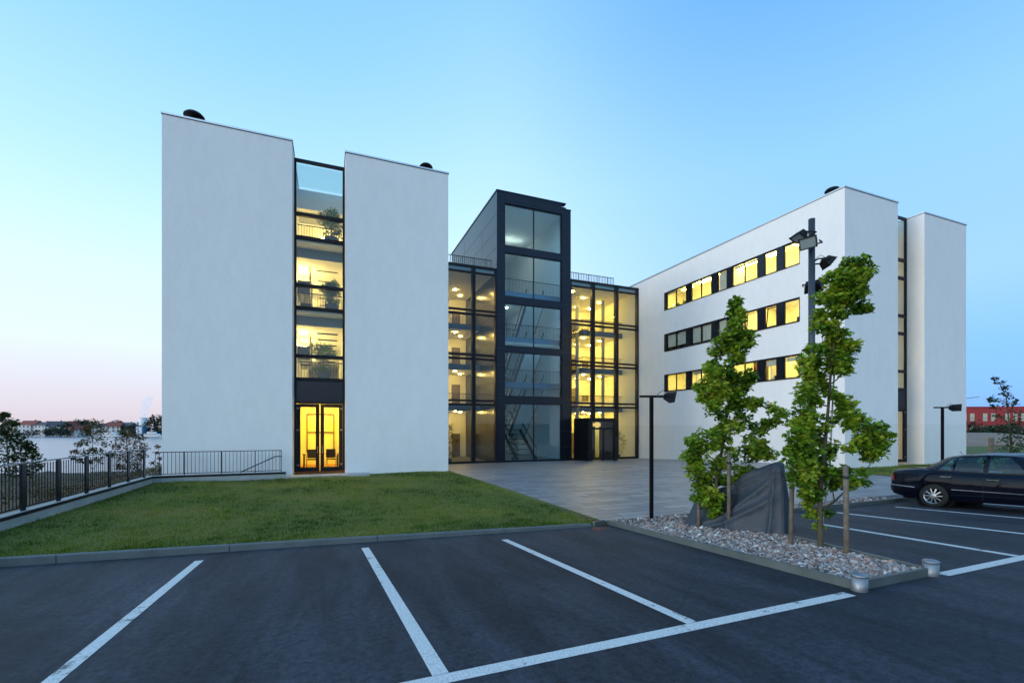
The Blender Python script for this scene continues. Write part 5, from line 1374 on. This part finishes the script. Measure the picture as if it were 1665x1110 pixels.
far_trees = [(2,305,1,.8,'tree at the left edge of the far shore'),(44,304,2,.5,'low tree in front of the white house with red roof'),(60,306,2,.55,'bushy tree between the two white houses on the far shore'),(78,304,2,.7,'bushy tree right of the white houses at the water edge'),(86,306,0,.85,'round tree beside the dark red roof on the far shore'),(98,304,0,.95,'round tree at the water, left of the airy reddish tree'),(109,305,1,.95,'tall round tree standing over the far shore houses'),(116,318,0,1.1,'wide far tree rising behind the brick house'),(130,316,1,1.1,'tall far tree left of the first boat'),(141,320,1,1.15,'tallest far tree behind the airy reddish tree'),(168,318,0,1.1,'round far tree above the first white boat'),(183,322,1,1.05,'broad far tree between the boats'),(192,325,0,1.25,'domed far tree left of the cooling tower'),(203,318,2,1.0,'low far tree right of the domed tree'),(214,312,2,1.0,'low dark far tree before the cooling tower'),(222,315,2,.9,'small far tree left of the blue building'),(243,312,1,1.1,'far tree right of the blue building'),(252,312,1,1.35,'large far tree beside the left white wing, behind the second boat'),(262,314,3,1.25,'tall far tree touching the edge of the left white wing'),(24,330,2,1.0,'low far tree behind the left houses'),(64,340,2,1.25,'tree on the skyline behind the white houses'),(92,345,2,1.3,'tree on the skyline right of the white houses'),(36,345,2,1.25,'tree on the skyline left of the red roofs'),(12,342,2,1.2,'tree on the skyline at the far left'),(152,345,2,1.2,'tree on the skyline behind the tallest far tree'),(230,345,2,1.0,'tree on the skyline under the cooling tower')]
def farz(d): return -2.9+(0 if d < 312 else min(1, (d-312)/108)**2*4)
for px, d, k, s, lab in far_trees:
    place(fproto[k], rel(px, d, farz(d)), random.uniform(0, 6), lab, (s, s, s*random.uniform(.9, 1.05)), used)
def house(px, d, w, dp, h, rh, wall, roof, label, rz=0, wins=3, floors=2):
    t = thing('far_house', rel(px, d, farz(d)+1.7), label, 'house', 'houses on the far shore'); t.rotation_euler = (0, 0, -YAW+rz)
    MB().box(-w/2, w/2, -dp/2, dp/2, -3.6, h).build('wall', wall, t, True)
    r = MB(); o = .35; y0, y1 = -dp/2-o, dp/2+o; x0, x1 = -w/2-o, w/2+o
    r.face([(x0,y0,h-.1),(x1,y0,h-.1),(x1,0,h+rh),(x0,0,h+rh)]); r.face([(x1,y1,h-.1),(x0,y1,h-.1),(x0,0,h+rh),(x1,0,h+rh)]); r.face([(x0,y1,h-.1),(x0,y0,h-.1),(x0,0,h+rh)]); r.face([(x1,y0,h-.1),(x1,y1,h-.1),(x1,0,h+rh)]); r.face([(x0,y0,h-.12),(x0,y1,h-.12),(x1,y1,h-.12),(x1,y0,h-.12)])
    ro = r.build('roof', roof, t, True)
    MB().box(w*.2, w*.2+.6, -.3, .3, h+rh*.5, h+rh+.7).build('chimney', 'housedark', ro, True)
    for f in range(floors):
        for i in range(wins):
            x = -w/2+w*(i+.5)/wins; z = h*(f+.35)/floors
            MB().box(x-.5, x+.5, -dp/2-.06, -dp/2-.004, z, z+1.3).build('window', 'houseglass', t, True)
house(20, 322, 9, 8, 4.6, 3.0, 'housec', 'roofr', 'cream house with broad red roof near the left edge of the far shore', R(8))
house(52, 316, 11, 8, 5.4, 3.0, 'housew', 'roofr', 'wide white house with pinkish red hipped roof across the water', 0, 4)
house(71, 316, 10, 8, 5.2, 2.2, 'housew', 'roofd', 'white house with grey roof beside the wide white house', 0, 4)
house(93, 318, 9, 7, 4.6, 3.4, 'housew', 'roofd', 'pale gabled house with dark roof right of the two white houses', R(30))
house(122, 314, 8, 7, 3.8, 4.2, 'housec', 'roofr', 'steep red gabled house behind the round trees', R(75))
house(127, 310, 5, 5, 2.2, 2.4, 'housew', 'roofr', 'little white gabled boathouse close to the water', R(80), 1, 1)
house(168, 318, 10, 7, 4.0, 2.2, 'housew', 'roofd', 'long pale house behind the first white boat', 0, 4)
house(188, 318, 8, 7, 4.2, 3.0, 'housew', 'roofr', 'pale house with red roof behind the second reddish shrub tree', R(20))
house(210, 322, 8, 7, 4.4, 2.6, 'housec', 'roofd', 'small cream house below the cooling tower', R(-10))
bb = thing('office_block', rel(230, 306, -3.0), 'small blue clad block at the water below the cooling tower', 'building'); bb.rotation_euler = (0,0,-YAW)
MB().box(-2.2, 2.2, -2, 2, -1, 6.2).build('wall', 'blueclad', bb, True)
for k in (-1.4, .2, 1.3): MB().box(k-.3, k+.3, -2.05, -2.003, .8, 5.8).build('window', 'boat', bb, True)
def boat(px, d, Ln, label):
    t = thing('white_boat', rel(px, d, -3.75), label, 'boat', 'white boats moored on the far side'); t.rotation_euler = (0,0,-YAW+R(2))
    n = 14; g = []
    for i in range(n+1):
        f = i/n; x = -Ln/2+Ln*f; w = 1.9*min(1, ((1-f)/.35+.02))**.6*(1 if f > .04 else .9); sh = .95+.5*f**2
        g.append([(x, -w*.7, -.3), (x+.25*f*f, -w, sh), (x+.25*f*f, w, sh), (x, w*.7, -.3)])
    h = MB(); h.grid(g, False, True); h.face(g[0]); h.face(g[-1][::-1]); h.build('hull', 'boat', t, True)
    MB().box(-Ln*.42, Ln*.48, -1.93, -1.905, -.02, .22).build('waterline_stripe', 'boatglass', t, True)
    c = MB(); c.box(-Ln*.36, Ln*.18, -1.4, 1.4, .95, 2.3); c.box(-Ln*.25, Ln*.05, -1.1, 1.1, 2.305, 3.5); c.bar((-Ln*.1, 0, 3.5), (-Ln*.13, 0, 5.6), .14); c.bar((-Ln*.18, 0, 4.2), (-Ln*.02, 0, 4.3), .5, .2)
    co = c.build('cabin', 'boat', t, True)
    MB().box(-Ln*.34, Ln*.16, -1.43, -1.404, 1.4, 2.0).build('window', 'boatglass', co, True); MB().box(-Ln*.23, Ln*.03, -1.13, -1.104, 2.7, 3.2).build('window', 'boatglass', co, True)
boat(183, 288, 15, 'white cabin boat moored left, behind the reddish shrub trees')
boat(251, 286, 15, 'white cabin boat moored right, partly hidden by the left white wing')
ct = thing('cooling_tower', rel(233, 1350, 2), 'distant pale cooling tower with steam over the far shore', 'cooling tower')
pr = []
for i in range(13): f = i/12; pr.append((12.8-2.6*math.sin(PI*min(1, f*1.0))**.8+.0, 44*f-14)) if False else pr.append((9.8+3.2*(1-f)**2.2, 42*f-12))
MB().lathe((0,0,0), pr, 32).build('shell', 'tower_far', ct, True)
MB().box(-46, -13, -8, 8, -10, 17).build('plant_hall', 'tower_far', ct, True)
def steam():
    m, nt, out = new_mat('steam'); v = N(nt, 'ShaderNodeVolumePrincipled'); v.inputs['Density'].default_value = .030; v.inputs['Color'].default_value = (.82, .9, .97, 1)
    nt.links.new(v.outputs[0], out.inputs['Volume'])
    mb = MB(); b = rel(233, 1350, 30)
    for x, z, r in ((0,3,8),(1,13,9),(3,24,10),(6,35,12),(11,47,13),(4,42,9),(18,58,10),(16,49,8)):
        c = b+Vector((x*CA, -x*SA, z)); n0 = len(mb.v)
        mb.lathe(c, [(r*math.sin(PI*k/8)+(1e-5 if k in (0, 8) else 0), -r*math.cos(PI*k/8)) for k in range(9)], 14)
    o = mb.build('steam_plume', m); o['label'] = 'thin white steam drifting up from the distant cooling tower'; o['category'] = 'steam'; o['kind'] = 'stuff'
steam()

# ------------------------------------------------------------------ right background
RB = thing('red_building', rel(1660, 92, 0), 'long red clad building with tall pale windows beyond the meadow', 'building'); RB.rotation_euler = (0, 0, -YAW+R(-6))
w = MB(); w.box(-14, 30, 0, 12, -1, 6.35); w.build('wall', 'redwall', RB, True)
MB().box(-14.1, 30.1, -.12, 12.1, 6.353, 6.55).build('roof_edge', 'redwall', RB, True)
x = -11.9; k = 0
while x < 28:
    for z0, z1 in ((3.6, 5.15), (1.2, 2.6)):
        f = MB().box(x-.42, x+.42, -.05, -.003, z0, z1).build('window', 'pane_far', RB, True)
        mm = MB(); mm.box(x-.42, x+.42, -.085, -.054, z0+(z1-z0)*.33, z0+(z1-z0)*.33+.06); mm.box(x-.48, x-.421, -.07, -.003, z0, z1); mm.build('frame', 'housedark', f, True)
    x += (1.45, 1.45, 2.4, 1.5, 2.6)[k % 5]; k += 1
def mound():
    mb = MB(); P = []
    for i in range(25):
        row = []
        for j in range(13):
            a = i/24; b = j/12; x = -15+30*a; y = -6+12*b
            z = 1.75*math.sin(PI*min(1, max(0, a)))**.6*math.sin(PI*b)**.8*(1.0 if a < .55 else 1-.5*((a-.55)/.45))+.14*math.sin(3*x)*math.sin(2.3*y)*math.sin(PI*a)*math.sin(PI*b)
            row.append((x, y, z-.15))
        P.append(row)
    t = mb.grid(P, True, True).build('earth_mound', 'mound'); t.location = rel(1588, 60, 0); t.rotation_euler = (0, 0, -YAW)
    return tag(t, 'low heap of reddish bare earth behind the meadow', 'mound')
mound()
def hedge_tree(h, r, n, ls, mat):
    t = thing('hedge_bush', (0,0,0), '', 'bush', 'dark bushes before the red building'); C = []; Rr = []
    for i in range(n):
        a = random.uniform(0, 2*PI); f = random.random(); q = r*math.sqrt(random.random())*math.sqrt(max(.05, 1-f*f))
        C.append((q*math.cos(a), q*math.sin(a), h*(.08+.85*f))); Rr.append(r*.3)
    mb = MB()
    for c in C[::4]: mb.tube([(0,0,-.1), c], [.05, .015], 4)
    mb.build('stem', 'bark', t, True); leaves('foliage', C, Rr, 20, ls, mat, t, 'simple'); return t
hb = [hedge_tree(3.3, 2.2, 40, .28, 'leafd'), hedge_tree(2.6, 2.4, 36, .28, 'leafd')]
for px, d, k, s, lab in [(1580,66,0,1.0,'dark rounded bush beside the edge of the right white wing'),(1590,68,1,.95,'low dark bush second from the right white wing'),(1602,68,0,.85,'dark bush below the tall pale windows'),(1612,67,1,.9,'low bush in the middle of the hedge'),(1626,66,1,1.0,'broad bush left of the slanting tree'),(1641,66,1,1.05,'broad bush behind the slanting tree'),(1655,66,0,.95,'dark bush right of the slanting tree'),(1672,66,1,1.1,'dark bush at the right edge of the photo')]:
    place(hb[k], rel(px, d, -.05), random.uniform(0, 6), lab, s, used)
def right_tree():
    d0 = 22.; b = rel(1645, d0, 0); t = thing('young_maple', b, 'slanting young tree behind the parked car, in front of the red building', 'tree')
    S = [(1618,615,5),(1624,622,6),(1630,630,6),(1637,630,5),(1616,650,6),(1612,648,4),(1634,640,6),(1642,645,7),(1632,652,7),(1641,657,7),(1650,655,6),(1620,663,7),(1614,661,4),(1648,668,8),(1657,672,7),(1628,680,7),(1620,676,5),(1654,684,8),(1642,688,9),(1632,695,9),(1650,698,10),(1625,700,7),(1660,700,8),(1640,708,10),(1656,712,9),(1646,722,9),(1632,715,7),(1658,728,8),(1648,738,8),(1664,720,8)]
    C = [view(x, y, d0+random.uniform(-.7, .7)) for x, y, r in S]
    branch_mesh(b, [view(1644,720,d0), view(1640,680,d0), view(1636,645,d0), view(1622,618,d0)], C, .06, 'trunk', 'bark', t)
    leaves('crown', [tuple(c) for c in C], [r/740*d0 for *_, r in S], 26, .13, 'leafd', t, 'simple')
right_tree()
for px, s, lab in ((1628, 1., 'small sapling just right of the wooden meadow post'), (1653, .9, 'small sapling under the slanting tree, nearest the right edge')):
    b = rel(px, 21, 0); t = thing('sapling', b, lab, 'plant', 'saplings on the meadow')
    C = [b+Vector((random.gauss(0, .2), random.gauss(0, .2), .35+1.0*s*i/12)) for i in range(13)]
    branch_mesh(b, [b+Vector((0,0,.7)), b+Vector((.03,0,1.3*s))], C, .02, 'stem', 'bark', t); leaves('foliage', [tuple(c) for c in C], [.16]*13, 16, .11, 'leafd', t, 'simple')
wp = thing('fence_post', rel(1612, 24, 0), 'stout wooden post with a cross rail behind the car roof', 'post'); wp.rotation_euler = (0, 0, -YAW)
MB().box(-.08, .08, -.08, .08, -.2, 1.72).build('post', 'stake', wp, True, .01); MB().box(-.16, 1.0, -.11, -.085, 1.25, 1.36).build('rail', 'stake', wp, True)
sl_ = thing('street_lamp', rel(1566, 46, 0), 'distant street lamp whose head juts out beside the right white wing', 'street lamp'); sl_.rotation_euler = (0, 0, -YAW)
MB().lathe((0,0,0), [(.08,-.2),(.05,5.2),(0,5.2)], 10).build('pole', 'steel', sl_, True)
MB().tube([(0,0,5.1), (.5,0,5.22), (.95,0,5.28)], .03, 6).build('arm', 'steel', sl_, True)
MB().obox((1.25,0,5.33), (.33,0,.03), (0,.10,0), (-.005,0,.05)).build('lamp_head', 'cap', sl_, True, .02)

# ------------------------------------------------------------------ light, sky, camera
SUN_EL, SUN_AZ = R(3), R(-97)            # azimuth from +Y, clockwise positive: the sun has gone down to the left of the car park
sd = Vector((math.sin(SUN_AZ)*math.cos(SUN_EL), math.cos(SUN_AZ)*math.cos(SUN_EL), math.sin(SUN_EL)))
sun = bpy.data.lights.new('sun', 'SUN'); sun.energy = .8; sun.angle = R(16); sun.color = (1., .96, .90)
so = bpy.data.objects.new('sun', sun); COL.objects.link(so); so.rotation_euler = (-sd).to_track_quat('-Z', 'Y').to_euler(); so.location = (-30, 0, 40)
wd = bpy.data.worlds.new('World'); scn.world = wd; wd.use_nodes = True; nt = wd.node_tree; nt.nodes.clear()
out = N(nt, 'ShaderNodeOutputWorld')
sky = N(nt, 'ShaderNodeTexSky', sky_type='NISHITA'); sky.sun_disc = False; sky.sun_elevation = SUN_EL; sky.sun_rotation = SUN_AZ
sky.air_density = 1.0; sky.dust_density = .6; sky.ozone_density = 2.
b1 = N(nt, 'ShaderNodeBackground'); nt.links.new(sky.outputs[0], b1.inputs[0]); b1.inputs[1].default_value = .04
tc = N(nt, 'ShaderNodeTexCoord'); sp = N(nt, 'ShaderNodeSeparateXYZ'); nt.links.new(tc.outputs['Generated'], sp.inputs[0])
def ramp(stops):
    r = N(nt, 'ShaderNodeValToRGB'); el = r.color_ramp.elements
    while len(el) < len(stops): el.new(.5)
    for i, (p, c) in enumerate(stops): el[i].position = p; el[i].color = (*c, 1)
    nt.links.new(sp.outputs[2], r.inputs[0]); return r
glow = ramp([(0,(.56,.52,.63)),(.06,(.62,.60,.72)),(.14,(.67,.76,.89)),(.26,(.62,.85,.99)),(.42,(.42,.72,.97)),(.60,(.25,.56,.90)),(.8,(.14,.41,.77)),(1,(.09,.28,.6))])
mid = ramp([(0,(.66,.76,.86)),(.12,(.66,.84,.96)),(.30,(.60,.84,1.0)),(.50,(.43,.71,.99)),(.66,(.28,.57,.93)),(.8,(.15,.42,.78)),(1,(.10,.30,.62))])
dusk = ramp([(0,(.22,.36,.52)),(.12,(.24,.44,.66)),(.3,(.25,.50,.80)),(.6,(.18,.46,.80)),(1,(.10,.30,.62))])
west = ramp([(0,(1.75,1.72,1.62)),(.12,(1.7,1.85,1.9)),(.3,(1.32,1.68,1.95)),(.55,(.74,1.08,1.45)),(.8,(.25,.5,.85)),(1,(.10,.30,.62))])
dark = ramp([(0,(.10,.36,.90)),(.12,(.16,.42,.92)),(.24,(.29,.53,.93)),(.45,(.25,.53,.91)),(.65,(.13,.38,.78)),(1,(.08,.26,.58))])
def lobe(axis, lo, hi):
    g = N(nt, 'ShaderNodeVectorMath', operation='DOT_PRODUCT'); nt.links.new(hn.outputs[0], g.inputs[0]); g.inputs[1].default_value = axis
    m = N(nt, 'ShaderNodeMapRange', interpolation_type='SMOOTHSTEP'); m.inputs['From Min'].default_value = lo; m.inputs['From Max'].default_value = hi
    nt.links.new(g.outputs['Value'], m.inputs[0]); return m
fl = N(nt, 'ShaderNodeVectorMath', operation='MULTIPLY'); nt.links.new(tc.outputs['Generated'], fl.inputs[0]); fl.inputs[1].default_value = (1, 1, 0)
hn = N(nt, 'ShaderNodeVectorMath', operation='NORMALIZE'); nt.links.new(fl.outputs[0], hn.inputs[0])
m1 = lobe((-.52, .854, 0), .55, 1.0); m2 = lobe((-.93, -.37, 0), -1.02, -.62)
x1 = N(nt, 'ShaderNodeMixRGB'); nt.links.new(m2.outputs[0], x1.inputs[0]); nt.links.new(dark.outputs[0], x1.inputs[1]); nt.links.new(mid.outputs[0], x1.inputs[2])
x2 = N(nt, 'ShaderNodeMixRGB'); nt.links.new(m1.outputs[0], x2.inputs[0]); nt.links.new(x1.outputs[0], x2.inputs[1]); nt.links.new(glow.outputs[0], x2.inputs[2])
m4 = lobe((.38, -.925, 0), .25, .85)
x4 = N(nt, 'ShaderNodeMixRGB'); nt.links.new(m4.outputs[0], x4.inputs[0]); nt.links.new(x2.outputs[0], x4.inputs[1]); nt.links.new(dusk.outputs[0], x4.inputs[2]); x2 = x4
m3 = lobe((-.86, -.51, 0), .30, .95)
x3 = N(nt, 'ShaderNodeMixRGB'); nt.links.new(m3.outputs[0], x3.inputs[0]); nt.links.new(x2.outputs[0], x3.inputs[1]); nt.links.new(west.outputs[0], x3.inputs[2])
b2 = N(nt, 'ShaderNodeBackground'); nt.links.new(x3.outputs[0], b2.inputs[0]); b2.inputs[1].default_value = .85
ad = N(nt, 'ShaderNodeAddShader'); nt.links.new(b1.outputs[0], ad.inputs[0]); nt.links.new(b2.outputs[0], ad.inputs[1]); nt.links.new(ad.outputs[0], out.inputs[0])
cam = bpy.data.cameras.new('camera'); cam.sensor_width = 36; cam.lens = 16.0; cam.shift_y = .0841; cam.clip_end = 6000; cam.clip_start = .05
co = bpy.data.objects.new('camera', cam); COL.objects.link(co); co.location = (0, 0, EYE); co.rotation_euler = (R(90), 0, -YAW); scn.camera = co
vs = scn.view_settings; vs.view_transform = 'Standard'; vs.look = 'None'; vs.exposure = .5; vs.gamma = 1; vs.use_curve_mapping = False
scn.render.engine = 'CYCLES'; c = scn.cycles; c.use_denoising = True; c.max_bounces = 10; c.transparent_max_bounces = 16; c.glossy_bounces = 4; c.diffuse_bounces = 4
c.sample_clamp_indirect = 6; c.caustics_reflective = False; c.caustics_refractive = False; c.volume_bounces = 1
bpy.context.view_layer.update()
